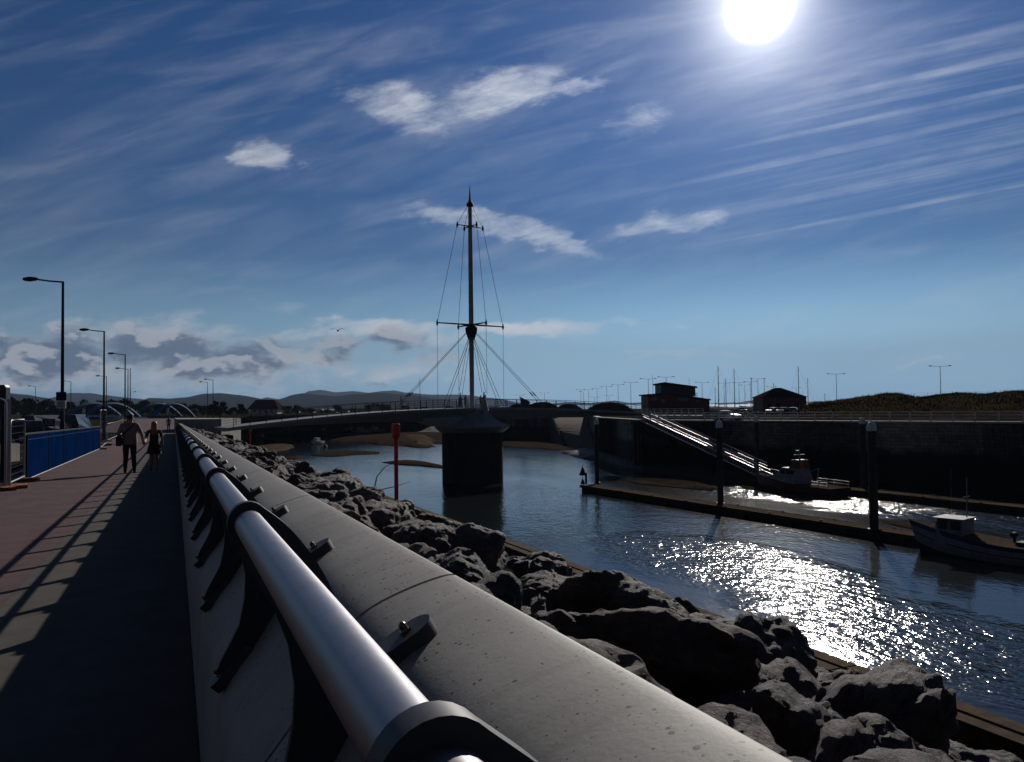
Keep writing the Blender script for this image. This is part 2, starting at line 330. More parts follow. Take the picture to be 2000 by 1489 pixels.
def rockmat():
    mt = bpy.data.materials.new('boulder_stone'); mt.use_nodes = True; nt = mt.node_tree; bs = nt.nodes['Principled BSDF']; q = NB(nt)
    t = q.n('ShaderNodeTexCoord').outputs['Object']; oi = q.n('ShaderNodeObjectInfo').outputs['Random']
    n1 = q.noise(t, 1.7, 7, .68, .8); n2 = q.noise(t, 9, 6, .7); 
    mp = q.n('ShaderNodeMapping'); q.put(mp.inputs[0], t); mp.inputs['Scale'].default_value = (2, 2, 9); mp.inputs['Rotation'].default_value = (.5, .3, 0)
    n3 = q.noise(mp.outputs[0], 1.6, 5, .6, 1.0)
    c = q.mix(q.step(n1, .32, .68), (.038, .036, .041, 1), (.120, .112, .115, 1))
    c = q.mix(q.m('MULTIPLY', q.step(n3, .52, .68), .6), c, (.21, .19, .185, 1))
    c = q.mix(q.m('MULTIPLY', q.step(n2, .45, .7), .6), c, (.022, .020, .022, 1))
    n4 = q.noise(t, 26, 5, .75); c = q.mix(q.m('MULTIPLY', q.step(n4, .52, .66), .45), c, (.20, .185, .18, 1)); c = q.mix(q.m('MULTIPLY', q.step(n4, .46, .34), .5), c, (.014, .013, .014, 1))
    hv = q.n('ShaderNodeHueSaturation'); q.put(hv.inputs['Color'], c); q.put(hv.inputs['Value'], q.m('ADD', .70, q.m('MULTIPLY', oi, .95)))
    c2 = q.mix(q.step(q.m('FRACT', q.m('MULTIPLY', oi, 7.3)), .35, .8), hv.outputs[0], q.mix(1.0, hv.outputs[0], (1.12, .88, .90, 1), 'MULTIPLY'))
    q.put(bs.inputs['Base Color'], c2); bs.inputs['Roughness'].default_value = .72; bs.inputs['Specular IOR Level'].default_value = .4
    bn = q.n('ShaderNodeBump'); bn.inputs['Distance'].default_value = .09
    q.put(bn.inputs['Height'], q.m('ADD', q.noise(t, 6, 9, .78), q.m('MULTIPLY', n3, .5))); q.put(bs.inputs['Normal'], bn.outputs[0])
    return mt
M['rock'] = rockmat()
def stonewall():
    mt = bpy.data.materials.new('coursed_stone'); mt.use_nodes = True; nt = mt.node_tree; bs = nt.nodes['Principled BSDF']; q = NB(nt)
    uvn = q.n('ShaderNodeTexCoord').outputs['UV']; br = q.n('ShaderNodeTexBrick'); q.put(br.inputs['Vector'], uvn)
    br.inputs['Color1'].default_value = (.42, .42, .40, 1); br.inputs['Color2'].default_value = (.27, .27, .26, 1); br.inputs['Mortar'].default_value = (.045, .042, .04, 1)
    br.inputs['Scale'].default_value = 1.0; br.inputs['Brick Width'].default_value = 1.1; br.inputs['Row Height'].default_value = .42; br.inputs['Mortar Size'].default_value = .02
    sp_ = q.n('ShaderNodeSeparateXYZ'); q.put(sp_.inputs[0], uvn)
    wet = q.step(q.m('ADD', sp_.outputs[1], q.m('MULTIPLY', q.noise(uvn, .5, 5), 1.4)), -4.4, -3.2, 1.0, 0.0)      # tide line: weed below it
    col = q.mix(q.m('MULTIPLY', q.step(q.noise(uvn, .8, 6), .4, .7), .5), br.outputs[0], (.07, .07, .06, 1))
    q.put(bs.inputs['Base Color'], q.mix(wet, col, (.018, .018, .012, 1))); bs.inputs['Roughness'].default_value = .8
    bn = q.n('ShaderNodeBump'); bn.inputs['Distance'].default_value = .03; q.put(bn.inputs['Height'], q.m('ADD', br.outputs['Fac'], q.noise(uvn, 6, 4))); bn.invert = True
    q.put(bs.inputs['Normal'], bn.outputs[0]); return mt
M['stone'] = stonewall()
def watermat():
    mt = bpy.data.materials.new('harbour_water'); mt.use_nodes = True; nt = mt.node_tree; bs = nt.nodes['Principled BSDF']; q = NB(nt)
    t = q.n('ShaderNodeTexCoord').outputs['Object']
    bs.inputs['Base Color'].default_value = (.012, .016, .017, 1); bs.inputs['Roughness'].default_value = .11; bs.inputs['IOR'].default_value = 1.333
    def wv(rot, sx, sy, sc_, det):
        mp = q.n('ShaderNodeMapping'); q.put(mp.inputs[0], t); mp.inputs['Rotation'].default_value = (0, 0, math.radians(rot)); mp.inputs['Scale'].default_value = (sx, sy, 1)
        return q.noise(mp.outputs[0], sc_, det, .55, .4)
    h = q.m('ADD', q.m('MULTIPLY', wv(50, 1, .55, 2.4, 2), .085), q.m('MULTIPLY', wv(20, 1, .7, .5, 2), .11))
    h = q.m('ADD', h, q.m('MULTIPLY', wv(70, 1, .6, 6.0, 1), .018))
    calm = wv(60, 1, .35, .045, 4)
    amp = q.step(calm, .38, .62, .17, .48); edge = wv(30, 1, .5, .16, 5)
    def race(pa_, pb_, w_, k_):      # choppier water where the ebb runs past the pontoons
        a_, c_ = W(*pa_, WATER), W(*pb_, WATER); e_ = (c_-a_); L_ = e_.length; e_.normalize(); n_ = Vector((-e_.y, e_.x, 0))
        du = q.m('DIVIDE', q.m('SUBTRACT', q.dot(t, e_), e_.dot((a_+c_)/2)), L_*.62); dn = q.m('DIVIDE', q.m('SUBTRACT', q.dot(t, n_), n_.dot(a_)), w_)
        rr = q.m('ADD', q.m('ADD', q.m('MULTIPLY', du, du), q.m('MULTIPLY', dn, dn)), q.m('MULTIPLY', q.m('SUBTRACT', edge, .5), 2.4))
        return q.m('MULTIPLY', q.step(rr, 1.35, .35), k_)
    amp = q.m('ADD', amp, q.m('ADD', q.m('MAXIMUM', race((1235, 1050), (1640, 1165), 6.0, 1.25), race((1480, 1120), (2080, 1350), 5.0, 1.4)), race((1280, 930), (2000, 1014), 8.5, 1.2)))
    bn = q.n('ShaderNodeBump'); bn.inputs['Distance'].default_value = 1.0; bn.inputs['Strength'].default_value = 1.0
    q.put(bn.inputs['Height'], q.m('MULTIPLY', h, amp)); q.put(bs.inputs['Normal'], bn.outputs[0]); return mt
M['water'] = watermat()
# ================================================================ ground, water, banks
def struct(o): return tag(o, kind='structure')
mb = MB(); R = 10500; mb.add([(-R, -R, WATER), (R, -R, WATER), (R, R, WATER), (-R, R, WATER)], [(0, 1, 2, 3)]); struct(mb.build('water', M['water']))
def sheet(name, poly, z, m, thick=9.5, uvs=False):
    bm = bmesh.new(); top = [bm.verts.new((p[0], p[1], p[2] if len(p) > 2 else z)) for p in poly]; f = bm.faces.new(top)
    if f.normal.z < 0: f.normal_flip()
    bmesh.ops.triangulate(bm, faces=[f])
    bot = [bm.verts.new((v_.co.x, v_.co.y, z-thick)) for v_ in top]
    n = len(top)
    for i in range(n): bm.faces.new((top[i], top[(i+1) % n], bot[(i+1) % n], bot[i]))
    bmesh.ops.recalc_face_normals(bm, faces=bm.faces)
    me = bpy.data.meshes.new(name); bm.to_mesh(me); bm.free(); me.materials.append(m); o = bpy.data.objects.new(name, me); COL.objects.link(o); return o
XY = lambda px, dep: tuple(D(px, dep, 0)[:2])
GZ = -1.12
left = [(-2500, -300), (.80, -300), (.80, 92), (6, 93), (5.5, 100), XY(440, 130), XY(452, 200), XY(478, 300), XY(500, 350), XY(700, 355), XY(860, 350), XY(925, 350), XY(1000, 440), XY(1040, 700), XY(1060, 1500), XY(900, 9800), XY(-1500, 9800), (-9000, 3000)]
struct(sheet('ground', left, GZ-.25, M['grass_ground']))
right = [XY(935, 245), XY(1078, 228), XY(1142, 222), XY(1165, 157), XY(1250, 125), XY(2000, 86.8)]
q1, q2 = D(1250, 125, 0), D(2000, 86.8, 0); qd = (q2-q1).normalized(); q3 = q2+qd*70
right += [tuple(q3[:2]), (q3.x+140, q3.y+60), XY(3500, 330), XY(2300, 420), XY(1500, 400), XY(1200, 470), XY(1010, 520), XY(985, 330), XY(937, 262)]
struct(sheet('quay_ground', right, QUAY-.01, M['asphalt']))
# path on top of the ground, slightly raised towards the left
mb = MB(); ys = [-20+4*i for i in range(30)]; cols = [(.10, 0.0), (-3.6, .05), (-3.62, .05)]
P = [(x, y, zp(y)+dz) for y in ys for x, dz in ((.15, 0.0), (-1.8, .03), (-4.4, .06))]; F = [(r_*3+c, r_*3+c+1, r_*3+c+4, r_*3+c+3) for r_ in range(len(ys)-1) for c in range(2)]
mb.add(P, F); struct(mb.build('path', M['tarmac']))
mb = MB(); mb.add([(x, y, zp(y)+.004+dz) for y in ys for x, dz in ((.10, 0.0), (-1.28, .0215))], [(r_*2, r_*2+1, r_*2+3, r_*2+2) for r_ in range(len(ys)-1)]); struct(mb.build('pavement', M['grey_tarmac']))
mb = MB(); P = []; 
xs = [-4.38, -30, -80, -260]; P = [(x, y, zp(y)+(.05 if i == 0 else -.06)) for y in ys for i, x in enumerate(xs)]
F = [(r_*4+c, r_*4+c+1, r_*4+c+5, r_*4+c+4) for r_ in range(len(ys)-1) for c in range(3)]; mb.add(P, F); struct(mb.build('road', M['asphalt']))
mb = MB(); P = [D(180, 95, GZ+.03), D(345, 95, GZ+.03), D(420, 230, GZ+.03), D(240, 260, GZ+.03)]; mb.add(P, [(0, 1, 2, 3)]); struct(mb.build('pavement', M['tarmac']))
# rock slope bed
def slope_z(x, y): 
    t = (x-1.0)/6.4; return 1.5-(.72+.43*min(1, max(0, (x-.8)/1.0))+1.85*max(0, (x-1.8)/5.6))+zp(y)
mb = MB(); ys2 = [-12+2*i for i in range(54)]; xs2 = [.80, 1.8, 3.5, 5.5, 7.45]
P = [(x, y, slope_z(x, y)-.42) for y in ys2 for x in xs2]+[(7.46, y, -9.5) for y in ys2]
n = len(xs2); F = [(r_*n+c, r_*n+c+1, r_*n+n+c+1, r_*n+n+c) for r_ in range(len(ys2)-1) for c in range(n-1)]
nb = len(ys2)*n; F += [(r_*n+n-1, nb+r_, nb+r_+1, r_*n+2*n-1) for r_ in range(len(ys2)-1)]
mb.add(P, F); struct(mb.build('embankment_terrain', M['soil']))
# mud banks: outlines on the water, domed
def bank(name, pts, h, m, seed=0, z0=WATER):
    rnd = random.Random(seed); base = [W(px, py, z0) for px, py in pts]; out = []
    for i in range(len(base)):
        a, c = base[i], base[(i+1) % len(base)]
        k = max(1, min(10, int((c-a).length/2.5)))
        for j in range(k): out.append(a.lerp(c, j/k))
    cen = sum(out, Vector())/len(out); mbk = MB(); rings = []
    for f, zz in ((1.0, -.35), (.97, .02), (.86, h*.45), (.62, h*.85), (.3, h), (.02, h*1.05)):
        ring = []
        for p in out:
            nn = noise.noise(p*.13+Vector((seed, 0, 0)))*.26+noise.noise(p*.5)*.12
            q = cen+(p-cen)*f*(1+nn*(1 if f > .5 else .4)); ring.append((q.x, q.y, z0+zz+(noise.noise(q*.4)*.12*h if f < .95 else 0)))
        rings.append(ring)
    mbk.loft(rings, closed=True, caps=False); o = mbk.build(name, m, smooth=True, angle=80); return struct(o)
bank('mud_bank', [(470, 852), (520, 850), (620, 847), (740, 848), (850, 846), (1000, 846), (1000, 858), (905, 862), (868, 866), (846, 874), (815, 876), (760, 872), (700, 866), (620, 861), (540, 856)], 1.1, M['mud_wet'], 1)
bank('sand_spit', [(770, 856), (805, 851), (835, 855), (852, 864), (842, 874), (818, 876), (790, 866)], 1.35, M['sand_wet'], 2)
bank('mud_bank', [(487, 873), (530, 865), (560, 867), (582, 874), (560, 880), (520, 886), (490, 884)], .5, M['sand_wet'], 3)
bank('mud_bank', [(607, 890), (640, 882), (690, 880), (738, 883), (752, 887), (700, 889), (650, 893)], .4, M['mud_wet'], 4)
bank('mud_bank', [(548, 896), (590, 889), (598, 892), (575, 899)], .25, M['mud_wet'], 5)
bank('mud_bank', [(752, 904), (790, 899), (830, 903), (866, 910), (862, 914), (820, 911), (775, 908)], .35, M['mud_wet'], 6)
bank('mud_bank', [(960, 862), (1000, 860), (1075, 861), (1104, 870), (1108, 877), (1080, 880), (1040, 878), (1000, 874), (955, 869)], .3, M['mud_wet'], 7)
bank('mud_bank', [(1095, 884), (1130, 876), (1160, 882), (1185, 894), (1260, 910), (1420, 925), (1500, 938), (1450, 944), (1330, 931), (1265, 922), (1215, 911), (1180, 902), (1130, 896)], 1.0, M['shingle'], 8)
bank('mud_bank', [(1200, 936), (1260, 928), (1330, 933), (1410, 952), (1400, 962), (1320, 953), (1240, 946)], .22, M['mud_wet'], 9)
bank('mud_bank', [(1440, 948), (1520, 957), (1640, 972), (1630, 978), (1540, 966), (1450, 955)], .12, M['mud_wet'], 10)
bank('mud_bank', [(1700, 1014), (1800, 1024), (1900, 1041), (2060, 1070), (2060, 1078), (1900, 1052), (1760, 1030)], .15, M['mud_wet'], 11)
mb = MB(); rows_ = []
for j in range(9):
    f = j/8; row_ = []
    for px in range(462, 960, 8):
        q_ = D(px, 354-72*f, 0); row_.append((q_.x, q_.y, -1.36-7.6*f+(noise.fractal(Vector((q_.x, q_.y, 0))*.09, 1, 2, 4)*.7 if 0 < j < 8 else 0)))
    rows_.append(row_)
mb.loft(rows_, closed=False, caps=False); struct(mb.build('shore', M['shingle'], smooth=True, angle=80))
# hills
def hill(prof, d0, d1, seed, m):
    rings = []; rnd = Vector((seed*7.3, 0, 0))
    for j in range(9):
        f = j/8.0; dep = d0+(d1-d0)*f; ring = []
        hh = math.sin(min(1, f*1.25)*math.pi/2) if f < .8 else math.cos((f-.8)/.2*math.pi/2)
        for px, py in prof:
            hor = 744.5+FPX*math.tan(PITCH)-(px-1000)*math.tan(ROLL)
            top = (hor-py)/FPX*(d0+(d1-d0)*.8)
            q = D(px, dep, 0); z = GZ-1+(top+3)*hh; z += noise.fractal(Vector((q.x, q.y, 0))*.0016+rnd, 1.0, 2.0, 4)*top*.05*hh
            ring.append((q.x, q.y, z))
        rings.append(ring)
    mbk = MB(); mbk.loft(rings, closed=False, caps=False); struct(mbk.build('hills', m, smooth=True, angle=80))
def dense(pts, step=9):
    out = []
    for i in range(len(pts)-1):
        (x0, y0), (x1, y1) = pts[i], pts[i+1]; k = max(1, int((x1-x0)/step))
        for j in range(k):
            t = j/k; s_ = t*t*(3-2*t); out.append((x0+(x1-x0)*t, y0+(y1-y0)*(.35*t+.65*s_)))
    return out+[pts[-1]]
hill(dense([(-700, 760), (-300, 772), (-120, 762), (0, 767), (50, 771), (85, 777), (120, 784), (200, 790), (300, 792)]), 3000, 4600, 1, M['hill_near'])
hill(dense([(60, 786), (100, 777), (135, 768), (175, 769), (210, 774), (270, 779), (330, 790)]), 5200, 6800, 2, M['hill_near'])
hill(dense([(250, 796), (290, 778), (330, 779), (360, 777), (400, 770), (430, 769), (470, 773), (520, 780), (548, 785), (580, 796)]), 3600, 4800, 3, M['hill_near'])
hill(dense([(500, 797), (545, 780), (575, 771), (590, 769), (630, 773), (655, 775), (690, 771), (740, 768), (800, 772), (860, 779), (930, 789), (1000, 796)]), 3800, 5200, 4, M['hill_near'])
hill(dense([(480, 792), (520, 776), (545, 780), (580, 778), (600, 765), (625, 762), (655, 766), (690, 764), (720, 767), (745, 764), (770, 763), (790, 767), (840, 771), (900, 771), (960, 778), (1030, 789), (1080, 796)]), 8000, 9600, 5, M['hill_near'])
hill(dense([(1030, 793), (1110, 786), (1150, 788), (1200, 783), (1230, 787), (1280, 785), (1350, 789), (1440, 786), (1470, 782), (1500, 783), (1540, 786), (1590, 784), (1640, 783), (1690, 786), (1740, 790)]), 9000, 9800, 6, M['hill_near'])
# ================================================================ sea wall and handrail
K = math.cos(YAW)
def catmull(pts, k=4):
    out = []
    for i in range(len(pts)-1):
        p0, p1, p2, p3 = pts[max(i-1, 0)], pts[i], pts[i+1], pts[min(i+2, len(pts)-1)]
        for j in range(k):
            t = j/k; out.append(tuple(.5*((2*b_)+(-a_+c_)*t+(2*a_-5*b_+4*c_-d_)*t*t+(-a_+3*b_-3*c_+d_)*t**3) for a_, b_, c_, d_ in zip(p0, p1, p2, p3)))
    return out+[pts[-1]]
prof = [(.105, -.12), (.108, .02), (.112, .3), (.132, .54), (.175, .65), (.258, .757), (.325, .862), (.385, .962), (.45, 1.018), (.55, 1.058), (.64, 1.081), (.675, 1.083)]
prof = catmull(prof, 3)+[(.690, 1.073), (.702, 1.04), (.73, .6), (.75, -1.2)]
wall = thing('sea_wall', 'pale curved concrete sea wall with dark joints beside the promenade path', 'wall')
WALL_END = 92.0
def seg(y0, y1):
    mbs = MB(); mbs.prism(prof, lambda x, z: (x, y0, z+zp(y0)), lambda x, z: (x, y1, z+zp(y1))); return mbs
joints = [-1.5]+[2.0+2.38*k for k in range(0, 39)]
mbs = MB(); g_ = .009
for a_, c_ in zip(joints[:-1], joints[1:]): s1 = seg(a_+g_, min(c_-g_, WALL_END)); mbs.add(s1.v, s1.f)
mbs.build('coping', M['concrete'], wall, smooth=True, angle=40)
inner = [(x+.02 if x < .5 else x-.02, z-.022) for x, z in prof]
mbs = MB(); mbs.prism(inner, lambda x, z: (x, -1.4, z+zp(-1.4)), lambda x, z: (x, WALL_END-.1, z+zp(WALL_END-.1))); mbs.build('core', M['bracket_paint'], wall)
hr = thing('handrail', 'tubular metal handrail on dark wishbone brackets bolted to the sea wall', 'handrail')
RX, RZ = .133, 1.5-.204
def runtube(x, z, r, name, n=24, y0=-1.2):
    mbt = MB(); pts = [(x, y, z+zp(y)) for y in [y0, 0]+[3*k for k in range(1, 31)]+[WALL_END-.5]]; mbt.tube(pts, r, n); return mbt.build(name, M['galvanised'], hr, smooth=True)
runtube(RX, RZ, .027, 'top_rail', 32); runtube(.276, 1.5-.405, .025, 'lower_rail', 20)
# wishbone bracket: profile in (x, depth below the eye)
def arc(cx, cy, r, a0, a1, n): return [(cx+r*math.cos(math.radians(a0+(a1-a0)*i/n)), cy+r*math.sin(math.radians(a0+(a1-a0)*i/n))) for i in range(n+1)]
bp = arc(.144, .204, .0425, 170, 315, 12)
bp += catmull([(.185, .182), (.218, .208), (.255, .248), (.292, .300), (.322, .358), (.343, .42), (.358, .47), (.382, .497)], 4)
bp += [(.40, .503), (.42, .500), (.47, .470), (.53, .449), (.532, .475), (.452, .515), (.36, .645), (.278, .745), (.187, .852), (.16, .868), (.142, .83), (.152, .80), (.19, .735), (.217, .685), (.235, .60), (.238, .53), (.226, .45), (.20, .385), (.158, .31), (.118, .25)]
bp = [(x*K, 1.5-d) for x, d in bp]
mbb = MB(); mbb.prism(bp, lambda x, z: (x, -.012, z), lambda x, z: (x, .012, z))
def pad(mbx, x0, z0, x1, z1, w, t):
    a_, c_ = Vector((x0, 0, z0)), Vector((x1, 0, z1)); d_ = (c_-a_); L = d_.length; d_.normalize(); nrm = Vector((-d_.z, 0, d_.x)); 
    if nrm.z < 0: nrm = -nrm
    out = [(-w/2, 0), ]; poly = [(0, -w/2)]+[(L-w/2+w/2*math.cos(q), w/2*math.sin(q)) for q in [math.radians(-90+18*i) for i in range(11)]]+[(0, w/2)]
    lo = [a_+d_*p[0]+Vector((0, p[1], 0))-nrm*.01 for p in poly]; hi = [a_+d_*p[0]+Vector((0, p[1]*.86, 0))+nrm*t for p in poly]
    k = len(poly); mbx.add(lo+hi, [tuple(range(k-1, -1, -1)), tuple(range(k, 2*k))]+[(i, (i+1) % k, k+(i+1) % k, k+i) for i in range(k)])
    return a_+d_*(L-w*.62)+nrm*t, nrm
bolt1 = pad(mbb, .385, .980, .512, 1.052, .094, .030)
bolt2 = pad(mbb, .262*K, 1.5-.762, .136*K, 1.5-.895, .080, .026)
# two ring collars hugging the rail
for yy in (-.012, .012):
    pass
br0 = mbb.build('bracket', M['bracket_paint'], hr, smooth=True, angle=30)
def bolt(p, nrm):
    b_ = MB(); b_.tube([p-nrm*.004, p+nrm*.006], .0135, 6); b_.tube([p+nrm*.006, p+nrm*.017], [.0085, .0085], 12); b_.tube([p+nrm*.017, p+nrm*.022, p+nrm*.024], [.008, .0055, .001], 12)
    return b_.build('bolt', M['bolt_steel'], br0, smooth=True, angle=40)
bolt(*bolt1); bolt(*bolt2)
by = [.452+1.19*k for k in range(77)]
br0.location = (0, .428, zp(.43))
for k, y in enumerate(by[1:]):
    c = br0.copy(); COL.objects.link(c); c.parent = hr; c.location = (0, y, zp(y))
    if k < 40:
        for bb_ in kids(br0): d_ = bb_.copy(); COL.objects.link(d_); d_.parent = c
c = br0.copy(); COL.objects.link(c); c.parent = hr; c.location = (0, by[0]-1.19, zp(by[0]-1.19))
# concrete abutment at the end of the wall
mbs = MB()
A0, A1, A2, A3 = D(345, 92.6, 0), D(432, 90.5, 0), D(470, 97, 0), D(340, 108, 0)
mbs.prism([tuple(A0[:2]), tuple(A1[:2]), tuple(A2[:2]), tuple(A3[:2])], lambda x, y: (x, y, -9), lambda x, y: (x, y, .42)); 
ab = tag(mbs.build('bridge_abutment', M['pale_concrete']), 'plain concrete abutment block where the sea wall meets the footbridge', 'abutment')
# timber waling along the toe of the rock slope
toe = thing('toe_beam', 'long brown timber toe beam along the foot of the boulder slope', 'beam')
for x0, w_, nm in ((6.98, .17, 'plank'), (7.22, .20, 'plank')):
    mbs = MB()
    for i in range(13):
        y0, y1 = -8+7.6*i, -8+7.6*(i+1)-.03
        zz = lambda y: slope_z(7.4, y)-.02
        P = [(x0+dx_, y, zz(y)+dz) for y in (y0, y1) for dz in (-.30, 0) for dx_ in (0, w_)]
        mbs.add(P, [(0, 1, 3, 2), (4, 6, 7, 5), (0, 4, 5, 1), (2, 3, 7, 6), (0, 2, 6, 4), (1, 5, 7, 3)])
    mbs.build(nm, M['timber'], toe)
# ================================================================ armour rocks
def rock_mesh(seed, sub=3):
    rnd = random.Random(seed); bm = bmesh.new()
    for i in range(rnd.choice((9, 11, 13, 15))):
        v_ = Vector((rnd.gauss(0, 1), rnd.gauss(0, 1), rnd.gauss(0, 1))).normalized()*rnd.uniform(.85, 1.12); v_.z *= .95; v_.x *= 1.18; bm.verts.new(v_)
    r_ = bmesh.ops.convex_hull(bm, input=bm.verts); bmesh.ops.delete(bm, geom=[g for g in r_['geom_interior'] if isinstance(g, bmesh.types.BMVert)], context='VERTS')
    bmesh.ops.bevel(bm, geom=bm.edges[:]+bm.verts[:], offset=.06, segments=1, affect='EDGES', profile=.5)
    bmesh.ops.remove_doubles(bm, verts=bm.verts, dist=.03); bmesh.ops.triangulate(bm, faces=bm.faces)
    for v_ in bm.verts:
        if v_.co.length > 1.25: v_.co *= 1.25/v_.co.length
    for _ in range(sub):
        le = sorted(bm.edges, key=lambda e: -e.calc_length()); le = [e for e in le if e.calc_length() > (.34, .2, .11, .07)[_]]
        bmesh.ops.subdivide_edges(bm, edges=le, cuts=1, use_grid_fill=True); bmesh.ops.triangulate(bm, faces=bm.faces)
    bmesh.ops.smooth_vert(bm, verts=bm.verts, factor=.34, use_axis_x=True, use_axis_y=True, use_axis_z=True)
    off = Vector((seed*3.1, 1.7, 0)); bm.normal_update(); mv = {}
    for v_ in bm.verts:
        p = v_.co
        a_ = noise.noise(p*1.3+off)*.16+noise.ridged_multi_fractal(p*1.6+off, 1.0, 2.1, 4, 1, 2)*.055+noise.noise(p*5.5+off)*.05+noise.noise(p*2.6+off)*.035+noise.noise(p*12+off)*.028+noise.noise(p*23+off)*.012
        a_ -= .07*max(0, math.sin(p.dot(Vector((.5, .3, 2.2)))*4.2+noise.noise(p*1.1+off)*4)-.75)*4
        mv[v_] = p+v_.normal*a_
    for v_, p in mv.items(): v_.co = p if (p-v_.co).length < .3 and p.length < 1.35 else v_.co
    me = bpy.data.meshes.new('armour_rock'); bm.to_mesh(me); bm.free(); me.materials.append(M['rock'])
    for p in me.polygons: p.use_smooth = True
    me.set_sharp_from_angle(angle=math.radians(38))
    return me
RM = [rock_mesh(50+i, 4) for i in range(14)]; RL = [rock_mesh(50+i, 2) for i in range(14)]
rnd = random.Random(21); cand = []
yy = -.6; row = 0
while yy < 91:
    x = 1.18+(.35 if row % 2 else 0)
    while x < 6.75:
        r_ = rnd.uniform(.44, .74)*(.80 if x < 2 else (.92 if x < 4.6 else .80))
        px_, py_ = x+rnd.uniform(-.2, .2), yy+rnd.uniform(-.22, .22)
        cand.append((px_, py_, slope_z(px_, py_)+rnd.uniform(-.44, -.08)-(.05 if x < 1.6 else 0)-(.16 if x > 4.6 else .08)-(.14 if x > 5.2 else 0)-(.22 if x > 5.8 else 0), r_)); x += r_*1.62
    yy += .80; row += 1
cand.sort(key=lambda c: (Vector(c[:3])-EYE).length/c[3])
LB = {0: None}
far = MB()
def rocktf(r_, seed):
    q = random.Random(seed); return Matrix.Rotation(q.uniform(0, 6.28), 4, 'Z') @ Matrix.Rotation(q.uniform(-.75, .75), 4, 'X') @ Matrix.Rotation(q.uniform(-.5, .5), 4, 'Y') @ Matrix.Diagonal((r_*q.uniform(.9, 1.3), r_*q.uniform(.8, 1.1), r_*q.uniform(.8, 1.05), 1))
for i, (x, y, z, r_) in enumerate(cand):
    x = max(x, .76+r_*.55)
    T = Matrix.Translation((x, y, z)) @ rocktf(r_, i)
    if i < 295:
        o = bpy.data.objects.new('armour_rock', RM[i % 14]); COL.objects.link(o); o.matrix_world = T
        tag(o, 'angular grey armour boulder lying among others in the rock slope below the sea wall', 'boulder', 'armour boulders on the slope')
    else:
        me = RL[i % 14]
        if y > 60 and i % 2: pass
        far.add([T @ v_.co for v_ in me.vertices], [tuple(p.vertices) for p in me.polygons])
o = far.build('rubble', M['rock'], smooth=True, angle=38); tag(o, 'mass of small looking grey boulders farther along the slope towards the footbridge', 'rubble', kind='stuff')
# driftwood branch on the rocks
p = W(566, 925, -2.0); p = D(566, 24, 0)
# ================================================================ swing footbridge
BO = D(921.5, 107, 0); bv = RH*.79+FH*.615; BR = math.atan2(bv.y, bv.x)
bridge = thing('footbridge', 'pale lifting footbridge with tall mast and rigging on a round pier', 'footbridge', (BO.x, BO.y, 0), BR)
def dz(t): return 1.3-(.0016 if t < 0 else .0012)*t*t
def dthick(t): a_ = abs(t); return 1.55 if a_ < 8 else 1.55-(a_-8)*(1.05/22)
for sgn, L in ((-1, 33.2), (1, 33.5)):
    ts = [sgn*(1.0+(L-1.0)*i/14) for i in range(15)]; rings = []
    for t in ts:
        z = dz(t); h = max(.42, dthick(t)); rings.append([(t, -2.3, z), (t, 2.3, z), (t, 2.3, z-.28), (t, 1.2, z-h), (t, -1.2, z-h), (t, -2.3, z-.28)])
    mbs = MB(); mbs.loft(rings); mbs.build('deck', M['bridge_paint'], bridge)
    for sd in (-1, 1):
        mbs = MB(); t0, t1 = 2.2, L-.6; pts = [sgn*(t0+(t1-t0)*i/40) for i in range(41)]; hh = 1.12
        for h, r_ in ((hh, .035), (.82, .014), (.55, .014), (.28, .014)): mbs.tube([(t, sd*2.2, dz(t)+h) for t in pts[::2]], r_, 5)
        k = int((t1-t0)/1.75)
        for i in range(k+1):
            t = sgn*(t0+(t1-t0)*i/k); mbs.box((t, sd*2.2, dz(t)+.53), (.05, .07, 1.12))
        mbs.build('railing', M['dark_steel'], bridge)
mbs = MB(); mbs.lathe([(3.95, -9.6), (3.95, -2.0)], 40); 
for k in range(40):
    w_ = 2*math.pi*(k+.5)/40; mbs.box((3.98*math.cos(w_), 3.98*math.sin(w_), -5.6), (.16, .3, 7.3), w_)
mbs.build('pier', M['sheet_pile'], bridge)
mbs = MB(); mbs.lathe([(4.05, -1.99), (4.3, -1.9), (4.95, -1.35), (5.02, -1.15), (4.9, -1.02), (4.0, -.70), (3.2, -.25), (2.6, .35), (2.25, .85), (2.12, 1.24)], 48); mbs.build('pier_cap', M['bridge_paint'], bridge, smooth=True, angle=25)
mbs = MB(); mbs.prism([(-9.5, 1.0), (0, 1.05), (0, -1.0), (-5.6, -1.05), (-8.6, -.25)], lambda x, z: (x, -1.6, z), lambda x, z: (x, 1.6, z)); mbs.build('hub', M['bridge_paint'], bridge)
mbs = MB(); mbs.tube([(0, 0, 1.1), (0, 0, 6), (0, 0, 12), (0, 0, 22), (0, 0, 28.6)], [.29, .31, .33, .30, .25], 20); mbs.build('mast', M['mast_paint'], bridge, smooth=True)
mbs = MB(); mbs.lathe([(.25, 28.4), (.52, 28.55), (.46, 28.8), (.22, 29.15), (.15, 29.4), (.03, 31.3)], 16); mbs.build('spire', M['dark_steel'], bridge, smooth=True)
mbs = MB(); mbs.lathe([(.36, 10.7), (.5, 11.0), (.62, 11.5), (.62, 12.3), (.45, 12.5)], 12)
for k in range(4):
    w_ = math.pi/4+k*math.pi/2; c_, s_ = math.cos(w_), math.sin(w_); mbs.prism([(.3, 12.2), (.8, 12.1), (.8, 11.6), (.42, 10.4), (.3, 10.4)], lambda x, z: (x*c_-.05*s_, x*s_+.05*c_, z), lambda x, z: (x*c_+.05*s_, x*s_-.05*c_, z))
